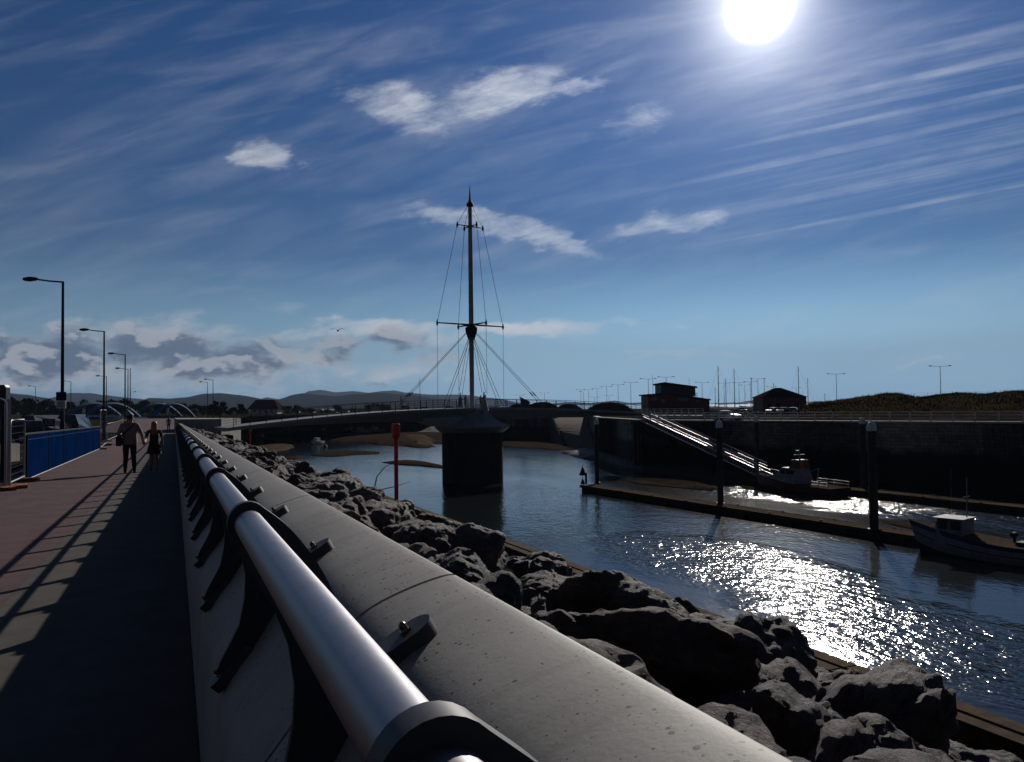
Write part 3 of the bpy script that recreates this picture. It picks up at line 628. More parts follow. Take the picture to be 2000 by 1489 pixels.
mbs.build('mast_collar', M['dark_steel'], bridge)
LO = [(-5.4, 0), (5.36, 0), (0, -3.4), (0, 3.1)]; HI = [(-2.1, 0), (2.1, 0), (0, -1.5), (0, 1.4)]
for arr, z, r_ in ((LO, 12.45, .10), (HI, 25.75, .075)):
    for (x, y) in arr:
        mbs = MB(); mbs.tube([(x*.04, y*.04, z), (x, y, z)], [r_*1.25, r_*.8], 8); mbs.tube([(x, y, z-.42), (x, y, z-.1), (x, y, z+.42)], [.05, .16, .04], 8); mbs.build('spreader', M['dark_steel'], bridge)
for (lx, ly), (hx, hy) in zip(LO, HI):
    mbs = MB(); foot = (lx, ly, (dz(lx)+.1 if abs(ly) < .1 else 3.0))
    mbs.tube([(hx*.15, hy*.15, 28.6), (hx, hy, 25.75)], .03, 5); mbs.tube([(hx, hy, 25.75), (lx, ly, 12.45)], .03, 5); mbs.tube([(lx, ly, 12.45), foot], .024, 5); mbs.build('shroud', M['wire'], bridge)
for sd in (-1, 1):
    mbs = MB(); mbs.lathe([(.62, 0), (.5, .5), (.26, 1.5), (.12, 2.0), (.05, 2.5)], 12, (0, sd*2.75, .9)); mbs.build('shroud_post', M['mast_paint'], bridge, smooth=True)
for t1 in (-11.6, 12.7):
    for sd in (-.35, .35):
        a_, c_ = Vector((.5*(1 if t1 > 0 else -1), sd*.4, 11.6)), Vector((t1, sd*1.0, dz(t1)+.2)); mbs = MB(); mbs.tube([a_, c_], .03, 6); e_ = a_.lerp(c_, .80); mbs.tube([e_, a_.lerp(c_, .845)], .085, 8); mbs.build('stay', M['wire'], bridge)
for t1 in (-4.4, 4.9):
    for sd in (-1, 1):
        mbs = MB(); mbs.tube([(.35*(1 if t1 > 0 else -1), sd*.2, 10.6), (t1, sd*.4, dz(t1)+.15)], .03, 6); mbs.build('stay', M['wire'], bridge)
for sd in (-1, 1):
    for dx_ in (-.15, .15):
        mbs = MB(); mbs.tube([(dx_, sd*.4, 10.7), (dx_*2, sd*2.75, 3.2)], .028, 5); mbs.build('stay', M['wire'], bridge)
# ================================================================ quay
qa, qb, qe, qc, qdp = D(935, 245, 0), D(1078, 228, 0), D(1142, 222, 0), D(1165, 157, 0), D(1250, 125, 0)
legs = [(qa, qb), (qe, qc), (qc, qdp), (qdp, q2), (q2, q3)]
def strip_wall(name, legs, z0, z1, thick, m, label, cat):
    verts = []; faces = []; uvs = []; d0 = 0
    for a_, c_ in legs:
        e_ = (c_-a_); L = e_.length; n_ = Vector((e_.y, -e_.x, 0)).normalized()     # towards the water
        if n_.dot(EYE-a_) < 0: n_ = -n_
        o = len(verts); k = max(1, int(L/6))
        for i in range(k+1):
            p = a_+e_*i/k
            for z, off in ((z0, 0), (z1, 0), (z1, -thick), (z0, -thick)): verts.append((p.x+n_.x*off, p.y+n_.y*off, z)); uvs.append((d0+L*i/k, z if off == 0 else z+off))
        for i in range(k):
            for j in range(4): faces.append((o+i*4+j, o+i*4+(j+1) % 4, o+(i+1)*4+(j+1) % 4, o+(i+1)*4+j))
        faces += [(o, o+1, o+2, o+3), tuple(o+k*4+j for j in (3, 2, 1, 0))]; d0 += L
    me = bpy.data.meshes.new(name); me.from_pydata(verts, [], faces); ul = me.uv_layers.new(name='uv')
    for lp in me.loops: ul.data[lp.index].uv = uvs[lp.vertex_index]
    bm = bmesh.new(); bm.from_mesh(me); bmesh.ops.recalc_face_normals(bm, faces=bm.faces); bm.to_mesh(me); bm.free()
    me.materials.append(m); o = bpy.data.objects.new(name, me); COL.objects.link(o); return tag(o, label, cat)
qw = strip_wall('quay_wall', legs, -9.4, QUAY-.1, .8, M['stone'], 'long dark quay wall of coursed stone across the harbour', 'quay wall')
mbs = MB()
for a_, c_ in legs:
    e_ = c_-a_; n_ = Vector((e_.y, -e_.x, 0)).normalized()
    if n_.dot(EYE-a_) < 0: n_ = -n_
    mid = (a_+c_)/2-n_*.42; mbs.box((mid.x, mid.y, QUAY+.0), (e_.length, .98, .2), math.atan2(e_.y, e_.x))
mbs.build('coping', M['pale_concrete'], qw)
# white rail along the quay
def rail_line(label, a_, c_, z, h, spacing, bars, m, post=(.09, .07), name='quay_railing'):
    t = thing(name, label, 'railing', (a_.x, a_.y, z), math.atan2((c_-a_).y, (c_-a_).x)); L = (c_-a_).to_2d().length
    for hb, r_ in bars:
        mb_ = MB(); mb_.tube([(0, 0, hb), (L, 0, hb)], r_, 6); mb_.build('rail', m, t)
    k = min(98, max(1, round(L/spacing))); p0 = None
    for i in range(k+1):
        if p0 is None:
            mb_ = MB(); mb_.box((0, 0, h/2), (post[0], post[1], h)); mb_.box((0, 0, .02), (.2, .16, .04)); p0 = mb_.build('post', m, t)
        else:
            c = p0.copy(); COL.objects.link(c); c.parent = t; c.location = (L*i/k, 0, 0)
    return t
nq = Vector((qd.y, -qd.x, 0)); nq = nq if nq.dot(EYE-q1) > 0 else -nq
rail_line('white three bar railing running along the top of the quay on the right', D(1372, 111, 0)-nq*.3, q3-nq*.3, QUAY+.1, 1.15, 2.25, ((1.13, .055), (.78, .042), (.42, .042)), M['white_rail'], post=(.13, .1))
rail_line('white railing beside the foot of the bridge and head of the gangway', D(1268, 122.5, 0)-nq*.3, D(1345, 113.6, 0)-nq*.3, QUAY+.1, 1.15, 1.9, ((1.13, .04), (.78, .028), (.42, .028)), M['white_rail'])
rail_line('pale railing on the ramp behind the bridge end, below the clubhouse', D(1252, 141, 0), D(1372, 131, 0), QUAY+.55, 1.15, 1.5, ((1.13, .04), (.8, .03), (.5, .03), (.2, .03)), M['white_rail'])
mbs = MB(); a_, c_ = D(1240, 143, 0), D(1380, 132.5, 0); e_ = c_-a_; mid = (a_+c_)/2; mbs.box((mid.x, mid.y, QUAY+.27), (e_.length, 2.6, .56), math.atan2(e_.y, e_.x)); tag(mbs.build('ramp_plinth', M['pale_concrete']), 'low concrete ramp plinth behind the quay at the bridge end', 'ramp')
# slipway
mbs = MB(); tl, tr = D(1078, 227, QUAY-.8), D(1142, 221, QUAY-.8); bl, brr = W(1106, 870, WATER-.1), W(1168, 891, WATER-.1)
k = 10; P = []
for i in range(k+1):
    f = i/k; a_, c_ = tl.lerp(bl, f), tr.lerp(brr, f); P += [a_, c_]
mbs.add(P+[(p.x, p.y, -10) for p in P], [(2*i, 2*i+1, 2*i+3, 2*i+2) for i in range(k)]+[(2*i, 2*i+2, 22+2*i+2, 22+2*i) for i in range(k)]+[(2*i+1, 22+2*i+1, 22+2*i+3, 2*i+3) for i in range(k)])
tag(mbs.build('slipway', M['slip_concrete'], smooth=True, angle=50), 'sloping brown slipway running down from the quay to the mud behind the pier', 'slipway')
sw = thing('slipway_wall', 'stepped dark side wall along the left edge of the slipway', 'wall')
mbs = MB()
for i in range(14):
    f0, f1 = i/14, (i+1)/14; a_, c_ = tl.lerp(bl, f0), tl.lerp(bl, f1); mid = (a_+c_)/2; e_ = c_-a_
    mbs.box((mid.x-.35*RH.x, mid.y-.35*RH.y, (a_.z+.12-10)/2), (e_.to_2d().length+.02, .7, a_.z+.12+10), math.atan2(e_.y, e_.x))
mbs.build('steps', M['sheet_pile'], sw)
# ================================================================ piles, pontoons, gangway
def pile(px, base_py, top_py, wpx, label, zb=WATER+.6):
    p = W(px, base_py, zb); dep = (p-EYE).dot(FH); top = Zp(px, top_py, dep).z; r_ = wpx/FPX*dep/2
    t = thing('mooring_pile', label, 'pile', (p.x, p.y, 0), 0, 'steel mooring piles in the harbour')
    mb_ = MB(); mb_.tube([(0, 0, -10), (0, 0, top-.45)], r_, 20); mb_.build('shaft', M['sheet_pile'], t, smooth=True)
    mb_ = MB(); mb_.lathe([(r_*1.12, top-.75), (r_*1.12, top-.42), (r_*.75, top-.15), (.03, top)], 20); mb_.build('cap', M['white_paint'], t, smooth=True, angle=25)
    mb_ = MB(); mb_.lathe([(r_*1.05, WATER+.52), (r_*1.5, WATER+.55), (r_*1.5, WATER+.72), (r_*1.05, WATER+.75)], 16); mb_.build('guide_ring', M['dark_steel'], t)
    return t
pile(1166.5, 944, 817, 8.2, 'slim dark mooring pile at the far left end of the near pontoon')
pile(1407.5, 985, 820, 11.5, 'dark mooring pile with pale conical cap midway along the near pontoon')
pile(1707.5, 1036, 822, 16.5, 'thickest dark mooring pile with white cap at right end of the near pontoon')
pile(1479, 930, 813, 8.5, 'dark mooring pile beside the foot of the gangway')
pile(1687, 952, 815, 11, 'dark mooring pile standing in the far pontoon just left of the thick pile')
def pontoon(label, a_, c_, w_, z):
    e_ = c_-a_; L = e_.to_2d().length; t = thing('pontoon', label, 'pontoon', (a_.x, a_.y, 0), math.atan2(e_.y, e_.x), 'floating pontoons')
    mb_ = MB(); k = int(L/5)
    for i in range(k): mb_.box((L*(i+.5)/k, 0, WATER+.12), (L/k-.5, w_*.86, .55))
    mb_.build('float', M['black_rubber'], t)
    mb_ = MB(); 
    for i in range(k): mb_.box((L*(i+.5)/k, 0, z-.04), (L/k-.04, w_-.2, .08))
    mb_.build('decking', M['deck_boards'], t)
    mb_ = MB()
    for sd in (-1, 1): mb_.box((L/2, sd*(w_/2-.05), z-.12), (L, .1, .3))
    mb_.box((.05, 0, z-.12), (.1, w_-.22, .28)); mb_.box((L-.05, 0, z-.12), (.1, w_-.22, .28)); mb_.build('fender', M['timber'], t)
    c0 = None
    for i in range(k):
        if c0 is None:
            mb_ = MB(); mb_.box((0, 0, .05), (.1, .06, .1)); mb_.tube([(-.17, 0, .12), (.17, 0, .12)], .03, 6); c0 = mb_.build('cleat', M['dark_steel'], t); c0.location = (L*.5/k, w_/2-.2, z)
        else:
            for sd in (-1, 1): c = c0.copy(); COL.objects.link(c); c.parent = t; c.location = (L*(i+.5)/k, sd*(w_/2-.2), z)
    return t
PZ = WATER+.66
pa, pb = D(1129, 93.5, 0), D(1774, 55.6, 0); pn = Vector((-(pb-pa).y, (pb-pa).x, 0)).normalized(); pn = pn if pn.dot(FH) > 0 else -pn
pontoon('near floating pontoon of brown boards stretching from the daymark to the fishing boat', pa+pn*.95, pb+pn*.95, 1.9, PZ)
fa, fb = D(1440, 101, 0), D(2120, 65.6, 0)
pontoon('far floating pontoon under the quay, with diagonal rail shadows on its deck', fa, fb, 2.0, PZ)
# daymark
p = W(1139, 946, PZ); dm = thing('daymark', 'small black cone daymark on a short post at the pontoon tip', 'daymark', (p.x, p.y, PZ))
mbs = MB(); mbs.tube([(.35*RH.x, .35*RH.y, 0), (.35*RH.x, .35*RH.y, 1.35)], .13, 10); mbs.build('post', M['dark_steel'], dm)
mbs = MB(); mbs.lathe([(.02, 2.05), (.08, 2.0), (.42, 1.1), (.40, 1.06)], 14, (-.05, 0, 0)); mbs.tube([(-.05, 0, 0), (-.05, 0, 2.35)], .025, 6); mbs.build('topmark', M['dark_steel'], dm)
mbs = MB(); mbs.lathe([(.02, .72), (.24, .2), (.24, 0)], 12, (-.05, 0, 0)); mbs.build('base_cone', M['dark_steel'], dm)
# gangway
ga, gb = D(1258, 124.2, QUAY-.05), D(1489, 97.3, PZ+.35); e_ = gb-ga; L = e_.length
X = e_.normalized(); Y = UP.cross(X).normalized(); Zv = X.cross(Y)
gw = bpy.data.objects.new('gangway', None); COL.objects.link(gw); gw.matrix_world = Matrix(((X.x, Y.x, Zv.x, ga.x), (X.y, Y.y, Zv.y, ga.y), (X.z, Y.z, Zv.z, ga.z), (0, 0, 0, 1)))
tag(gw, 'long white truss gangway sloping from the quay down to the far pontoon', 'gangway')
for sd in (-.75, .75):
    mbs = MB(); mbs.tube([(0, sd, 1.5), (L-.8, sd, 1.5)], .055, 8); mbs.build('handrail', M['white_rail'], gw)
    mbs = MB(); mbs.box((L/2, sd, .02), (L, .09, .14)); mbs.box((L/2, sd, .82), (L, .07, .08)); mbs.tube([(.3, sd, 1.17), (L-.6, sd, 1.17)], .02, 6); k = 22
    for i in range(k+1): mbs.box((L*i/k, sd, .42), (.05, .05, .8))
    for i in range(0, k+1, 2): mbs.box((min(L*i/k, L-.85), sd, 1.17), (.045, .045, .7))
    for i in range(k):
        x0, x1 = L*i/k, L*(i+1)/k; q = (x0, x1) if i % 2 else (x1, x0); mbs.tube([(q[0], sd, .05), (q[1], sd, .8)], .022, 5)
    mbs.build('truss', M['galvanised'], gw)
mbs = MB(); mbs.box((L/2, 0, 0), (L, 1.4, .05)); mbs.build('walkway', M['deck_boards'], gw)
pf = thing('landing_stage', 'small landing platform on two posts at the head of the gangway', 'landing', tuple(ga), gw.rotation_euler.z)
mbs = MB(); mbs.box((-1.3, 0, -.25), (2.6, 2.2, .3)); mbs.build('platform', M['dark_steel'], pf)
for dx_ in (-2.0, -.8): mbs = MB(); mbs.tube([(dx_, -.7, -9), (dx_, -.7, -.3)], .26, 12); mbs.build('post', M['sheet_pile'], pf)
# ================================================================ beacons
def beacon(px, dep, ytop, ybot, w_, label):
    p = D(px, dep, 0); s_ = dep/FPX; zt = Zp(px, ytop, dep).z; zb = Zp(px, ybot, dep).z-1.6
    t = thing('channel_beacon', label, 'beacon', (p.x, p.y, 0), .4, 'red channel beacons'); H_ = zt-Zp(px, ybot, dep).z
    mb_ = MB(); mb_.tube([(0, 0, zb), (0, 0, zt-H_*.2)], w_*.48*s_/2, 14); mb_.build('post', M['red_paint'], t, smooth=True)
    mb_ = MB(); h = H_*.24; r_ = w_*s_/2; mb_.lathe([(r_*.5, zt-h), (r_*.95, zt-h*.8), (r_, zt-h*.76), (r_, zt-h*.1), (r_*.92, zt-h*.06)], 8); mb_.lathe([(.02*w_/18, zt-h*.07), (r_*.16, zt-h*.07), (r_*.14, zt)], 8); mb_.build('can_topmark', M['red_paint'], t)
    return t
beacon(772.5, 29, 826, 966, 16.5, 'tall red channel post with can topmark rising behind the boulders')
beacon(488, 74, 840, 867, 6, 'small distant red channel post near the left bank')
# ================================================================ boats
def hull(L, B, free_bow, free_mid, free_st, draft, mats, name, parent, stripe=None, stern=.85, fl=.82):
    """bow at +x; sections from keel to gunwale; material bands from keel upwards"""
    mbh = MB(); n = 18; rings = []
    hs = [0, .25, .5, .68, .72, .86, 1.0] if stripe is None else stripe
    for i in range(n+1):
        u_ = i/n; x = -L/2+L*u_
        w_ = B/2*(stern+(1-stern)*min(1, u_/.35)) if u_ < .35 else B/2*(1-max(0, (u_-.35)/.65)**2.3)
        w_ = max(w_, .02); top = free_mid+(free_bow-free_mid)*max(0, (u_-.4)/.6)**1.8+(free_st-free_mid)*max(0, (.4-u_)/.4)**2
        bot = -draft*(1-max(0, (u_-.8)/.2)**2*.9); rk = max(0, (u_-.7)/.3)**2*L*.07
        side = []
        for h in hs:
            z = bot+(top-bot)*h; ww = w_*(fl+(1-fl)*h)*min(1, (h*2.6)**.6+.06); side.append((x+rk*h, ww, z))
        ring = side+[(q[0], -q[1], q[2]) for q in reversed(side)]; rings.append(ring)
    m_ = len(hs); k = 2*m_; P = [q for r in rings for q in r]
    for i in range(n):
        for j in range(k-1):
            hb = j if j < m_-1 else (k-2-j if j > m_-1 else -1)
            if hb < 0: mbh.f.append((i*k+j, i*k+j+1, (i+1)*k+j+1, (i+1)*k+j)); mbh.mi.append(len(mats)-1); continue
            mbh.f.append((i*k+j, i*k+j+1, (i+1)*k+j+1, (i+1)*k+j)); mbh.mi.append(mats[hb][0])
        mbh.f.append((i*k+k-1, i*k, (i+1)*k, (i+1)*k+k-1)); mbh.mi.append(mats[0][0])
    mbh.v = P; mbh.f.append(tuple(range(k))); mbh.mi.append(mats[0][0]); mbh.f.append(tuple(n*k+j for j in range(k))); mbh.mi.append(mats[0][0])
    ml = []
    for q in mats:
        while len(ml) <= q[0]: ml.append(None)
        ml[q[0]] = q[1]
    return mbh.build(name, ml, parent, smooth=True, angle=50)
# fishing boat at the end of the near pontoon: bow points left and away
fa_, fb_ = D(1778, 54.2, 0), D(2040, 48.0, 0); fd = (fa_-fb_).normalized(); fL = 10.2; fc = fa_-fd*(fL/2+.35)
fishing = thing('fishing_boat', 'white wooden fishing boat with blue gunwale and small wheelhouse moored at the near pontoon', 'boat', (fc.x, fc.y, WATER), math.atan2(fd.y, fd.x))
W_, BL = M['boat_white'], M['hull_blue']
hull(fL, 3.2, 2.0, 1.12, 1.15, .5, [(0, M['black_rubber']), (0, M['black_rubber']), (1, W_), (2, BL), (1, W_), (2, BL), (3, M['deck_boards'])], 'hull', fishing, stripe=[0, .16, .32, .60, .64, .84, 1.0])
mbs = MB(); rr = []
cx0 = 3.0
mbs.loft([[(cx0-.95, -.95, .55), (cx0+.8, -.8, .55), (cx0+.8, .8, .55), (cx0-.95, .95, .55)], [(cx0-.95, -.9, 2.4), (cx0+.65, -.75, 2.3), (cx0+.65, .75, 2.3), (cx0-.95, .9, 2.4)]])
wh = mbs.build('wheelhouse', M['boat_white'], fishing)
mbs = MB(); mbs.box((cx0-.12, 0, 2.40), (1.9, 2.0, .07)); mbs.build('roof', M['boat_white'], wh)
for (x, y, w_, h, ax) in ((cx0-.55, .925, .55, .55, 0), (cx0+.25, .875, .5, .55, 0), (cx0-.55, -.925, .55, .55, 0), (cx0+.25, -.875, .5, .55, 0)):
    mbs = MB(); mbs.box((x, y, 2.0), (w_, .06, h)); mbs.build('window', M['glass'], wh)
for y in (-.4, .4): mbs = MB(); mbs.box((cx0+.73, y, 1.9), (.08, .5, .45)); mbs.build('window', M['glass'], wh)
mbs = MB(); mbs.tube([(cx0-.9, 0, 2.5), (cx0-.95, 0, 5.0)], [.05, .03], 8); mbs.tube([(cx0-.9, -.5, 3.8), (cx0-.9, .5, 3.8)], .02, 5); mbs.build('mast', M['boat_white'], fishing)
mbs = MB(); mbs.tube([(cx0-.2, .6, 2.6), (cx0-.25, .6, 5.6)], .012, 5); mbs.build('aerial', M['boat_white'], fishing)
mbs = MB(); mbs.box((-1.4, .2, .95), (1.0, .9, .8)); mbs.tube([(-.4, -.6, .6), (-.4, -.6, 1.7)], .1, 8); mbs.tube([(-.4, -.85, 1.6), (-.4, -.3, 1.6)], .16, 10); mbs.build('winch', M['dark_steel'], fishing)
mbs = MB(); mbs.tube([(fL*.40, -.7, 1.65), (fL*.45, 0, 2.3), (fL*.40, .7, 1.65)], .025, 6); mbs.build('bow_rail', M['galvanised'], fishing)
for k in range(4):
    mbs = MB(); x_ = 3.2-1.9*k; y_ = -1.62+max(0, x_-1.5)*.22; mbs.tube([(x_, y_, .35), (x_, y_, .95)], [.12, .14], 10); mbs.tube([(x_, y_, .95), (x_, y_+.06, 1.35)], .012, 4); mbs.build('fender', M['black_rubber'], fishing)
mbs = MB(); mbs.tube([(-2.6, -.9, .75), (-2.6, .9, .75)], .2, 12); mbs.box((-3.4, .3, .8), (.9, .7, .5)); mbs.build('net_drum', M['orange_block'], fishing)
# pilot / work boat at the far pontoon
wa_, wb_ = D(1483, 93.8, 0), D(1632, 83.3, 0); wd = (wa_-wb_).normalized(); wL = (wa_-wb_).to_2d().length+.5; wc = (wa_+wb_)/2-pn*0
work = thing('work_boat', 'dark red hulled work boat with white wheelhouse and orange mast gantry by the far pontoon', 'boat', (wc.x, wc.y, WATER), math.atan2(wd.y, wd.x))
HR = M['hull_dark_red']; work.scale = (1, 1, .74)
hull(wL, 3.6, 2.5, 1.5, 1.4, .5, [(0, M['black_rubber']), (0, M['black_rubber']), (1, HR), (1, HR), (1, HR), (1, HR), (2, M['deck_boards'])], 'hull', work, stripe=[0, .16, .3, .55, .6, .8, 1.0])
mbs = MB(); mbs.loft([[(wL*.36, -.75, 2.0), (wL*.36, .75, 2.0), (-wL*.08, 1.45, 1.35), (-wL*.08, -1.45, 1.35)], [(wL*.20, -.95, 2.55), (wL*.20, .95, 2.55), (-wL*.08, 1.25, 2.4), (-wL*.08, -1.25, 2.4)], [(wL*.12, -.85, 3.75), (wL*.12, .85, 3.75), (-wL*.06, 1.0, 3.75), (-wL*.06, -1.0, 3.75)]])
wh = mbs.build('wheelhouse', M['boat_white'], work)
for sd in (-1, 1):
    for x in (wL*.085, wL*.02, -wL*.035):
        mbs = MB(); mbs.box((x, sd*1.10, 3.2), (wL*.045, .14, .62)); mbs.build('window', M['glass'], wh)
for y in (-.55, 0, .55): mbs = MB(); mbs.box((wL*.155, y, 3.2), (.28, .45, .55)); mbs.build('window', M['glass'], wh)
mbs = MB(); mbs.prism([(wL*.04, 3.75), (-wL*.10, 3.75), (-wL*.075, 5.0), (-wL*.0, 5.0)], lambda x, z: (x, -.75, z), lambda x, z: (x, -.55, z)); mbs.prism([(wL*.04, 3.75), (-wL*.10, 3.75), (-wL*.075, 5.0), (-wL*.0, 5.0)], lambda x, z: (x, .55, z), lambda x, z: (x, .75, z)); mbs.box((-wL*.04, 0, 4.95), (.6, 1.5, .1)); mbs.build('gantry', M['orange_paint'], work)
mbs = MB(); mbs.tube([(-wL*.03, 0, 3.7), (-wL*.035, 0, 6.6)], [.16, .04], 8); mbs.box((-wL*.03, 0, 5.7), (.18, 1.5, .14)); mbs.tube([(-wL*.03, .5, 5.4), (-wL*.03, .5, 7.4)], .015, 5); mbs.tube([(-wL*.03, -.5, 5.4), (-wL*.03, -.5, 7.0)], .015, 5); mbs.tube([(-wL*.01, 0, 6.1), (-wL*.01, 0, 6.35)], .22, 10); mbs.build('mast', M['boat_white'], work)
for sd in (-1, 1):
    mbs = MB(); pts = [(-wL*.1, sd*1.6, 2.3), (-wL*.3, sd*1.65, 2.25), (-wL*.48, sd*1.5, 2.2)]; mbs.tube(pts, .03, 6); mbs.tube([(x, y, z-.4) for x, y, z in pts], .02, 6)
    for x, y, z in pts: mbs.tube([(x, y, 1.3), (x, y, z)], .025, 6)
    mbs.build('guard_rail', M['galvanised'], work)
mbs = MB(); pts = [(wL*.2, -1.3, 2.6), (wL*.36, -.9, 3.0), (wL*.51, 0, 3.25), (wL*.36, .9, 3.0), (wL*.2, 1.3, 2.6)]; mbs.tube(pts, .03, 6)
for x, y, z in pts: mbs.tube([(x, y, z-1.0), (x, y, z)], .025, 6)
mbs.build('bow_rail', M['galvanised'], work)
for k in range(3):
    mbs = MB(); mbs.tube([(wL*(.2-.2*k), 1.86-.06*abs(k-1), .35), (wL*(.2-.2*k), 1.86-.06*abs(k-1), 1.15)], [.13, .16], 10); mbs.build('fender', M['black_rubber'], work)

mbs = MB(); mbs.tube([(-wL*.28, .5, 1.4), (-wL*.30, .5, 4.0)], .06, 8); mbs.tube([(-wL*.30, .5, 4.0), (-wL*.18, .5, 3.3)], .04, 6); mbs.build('davit', M['boat_white'], work)
# small craft up the channel
def small_boat(px, py, L, B, rz, label, mt, cabin=True, z=WATER):
    p = W(px, py, z); t = thing('small_boat', label, 'boat', (p.x, p.y, z), rz)
    hull(L, B, L*.2, L*.13, L*.13, .25, [(0, M['black_rubber']), (1, mt), (1, mt), (1, mt), (1, mt), (1, mt), (2, M['pale_concrete'])], 'hull', t, stripe=[0, .18, .4, .6, .7, .85, 1])
    if cabin:
        m_ = MB(); m_.loft([[(L*.25, -B*.25, L*.13), (L*.25, B*.25, L*.13), (-L*.12, B*.32, L*.11), (-L*.12, -B*.32, L*.11)], [(L*.14, -B*.22, L*.30), (L*.14, B*.22, L*.30), (-L*.12, B*.27, L*.30), (-L*.12, -B*.27, L*.30)]]); m_.build('cabin', M['white_paint'], t)
    return t
VD = math.atan2(FH.y, FH.x)
small_boat(619, 868, 6.0, 2.3, VD+2.9, 'small pale cabin boat moored in midstream, seen from its stern', M['white_paint'])
small_boat(509, 859, 7.0, 2.6, VD+1.3, 'dark cabin boat aground near the left bank beside the small red post', M['dark_steel'])
for px, py, L, a_, lb, mt in ((560, 846, 8, 1.5, 'pale long boat laid up on the far mud under the left span', 'white_paint'), (602, 846, 6, 1.2, 'dark laid up boat on the far bank beside the pale long one', 'hull_blue'), (634, 846, 6, 1.8, 'low dark boat on the far bank below the middle of the left span', 'dark_steel'),
    (684, 845, 7, 1.5, 'blue hulled boat with white cabin on the far bank', 'hull_blue'), (706, 845, 7, 1.7, 'white cabin boat on the far bank next to the blue hulled one', 'white_paint'), (733, 844, 7, 1.4, 'grey boat on the far bank closest to the tall red post', 'pale_concrete')):
    small_boat(px, py, L, L*.35, VD+a_, lb, M[mt], z=-7.5)
for px, py, r_, lb in ((564, 862, .55, 'round dark mooring buoy nearest the grounded dark boat'), (591, 864, .55, 'round dark mooring buoy midway to the moored cabin boat'), (635, 873, .62, 'round mooring buoy just right of the moored cabin boat')):
    p = W(px, py, WATER); t = thing('mooring_buoy', lb, 'buoy', (p.x, p.y, WATER), 0, 'mooring buoys'); m_ = MB(); m_.lathe([(.05*r_, -.6*r_), (.8*r_, -.5*r_), (r_, 0), (.85*r_, .5*r_), (.4*r_, .9*r_), (.1*r_, r_)], 14); m_.build('float', M['orange_block'], t, smooth=True); m_ = MB(); m_.tube([(0, 0, .8*r_), (0, 0, 1.3*r_)], .06, 6); m_.build('ring', M['dark_steel'], t)
# yachts ashore / in the marina beyond the quay
def yacht(px, dep, ytop, label, ybase=792, boom=False, stay=0):
    p = D(px, dep, QUAY); top = Zp(px, ytop, dep).z-QUAY; t = thing('sailing_yacht', label, 'yacht', (p.x, p.y, QUAY), VD+1.2, 'yachts with bare masts in the yard')
    L = 8.0; h = hull(L, 2.6, 1.5, 1.15, 1.1, .2, [(0, M['hull_blue']), (0, M['hull_blue']), (1, M['white_paint']), (1, M['white_paint']), (1, M['white_paint']), (1, M['white_paint']), (2, M['pale_concrete'])], 'hull', t, stripe=[0, .2, .4, .6, .7, .85, 1]); h.location.z = .1
    m_ = MB(); m_.tube([(.5, 0, .9), (.5, 0, top)], [.11, .075], 8); m_.tube([(.5, 0, top-.05), (.5, .0, top+.35)], .02, 5); m_.box((.6, 0, top+.1), (.45, .06, .06)); m_.build('mast', M['dark_steel'], t)
    m_ = MB(); m_.tube([(.5, 0, 2.2), (-3.0, 0, 2.3)], .07, 6); m_.tube([(.45, 0, 2.36), (-3.0, 0, 2.42)], [.2, .1], 8); m_.build('boom', M['hull_blue'], t)
    m_ = MB(); m_.tube([(.5, 0, top*.97), (3.9, 0, 1.4)], .014, 4); m_.tube([(.5, 0, top), (-3.9, 0, 1.2)], .014, 4); m_.tube([(.5, 1.25, 1.2), (.5, .55, top*.55), (.5, 0, top*.95)], .012, 4); m_.tube([(.5, -1.25, 1.2), (.5, -.55, top*.55), (.5, 0, top*.95)], .012, 4); m_.tube([(.5, -.55, top*.55), (.5, .55, top*.55)], .03, 5); m_.build('rigging', M['wire'], t)
    return t
for px, dep, yt, lb in ((1407, 205, 717, 'tallest bare yacht mast, thick, to the right of the two tier clubhouse'), (1438, 215, 722, 'tall thin yacht mast with long stays, second from the clubhouse'), (1420.5, 260, 741, 'shorter yacht mast between the two tall masts beside the clubhouse'), (1399, 300, 758, 'low yacht mast closest to the right end of the clubhouse'),
    (1471, 265, 739, 'yacht mast with a radar dome left of the hipped hut'), (1495.5, 270, 741, 'yacht mast with slanting stays just left of the hipped hut'), (1563.5, 215, 717, 'tall bare yacht mast rising behind the right side of the hipped hut'), (1580.5, 290, 740, 'shorter yacht mast just right of the hipped hut'), (1513.5, 310, 749, 'short yacht mast peeking over the left roof slope of the hut'), (822, 330, 740, 'lone dark yacht mast behind the left stay of the footbridge'), (1613, 330, 770, 'tiny distant yacht mast between the hut and the right lamp posts')):
    yacht(px, dep, yt, lb)
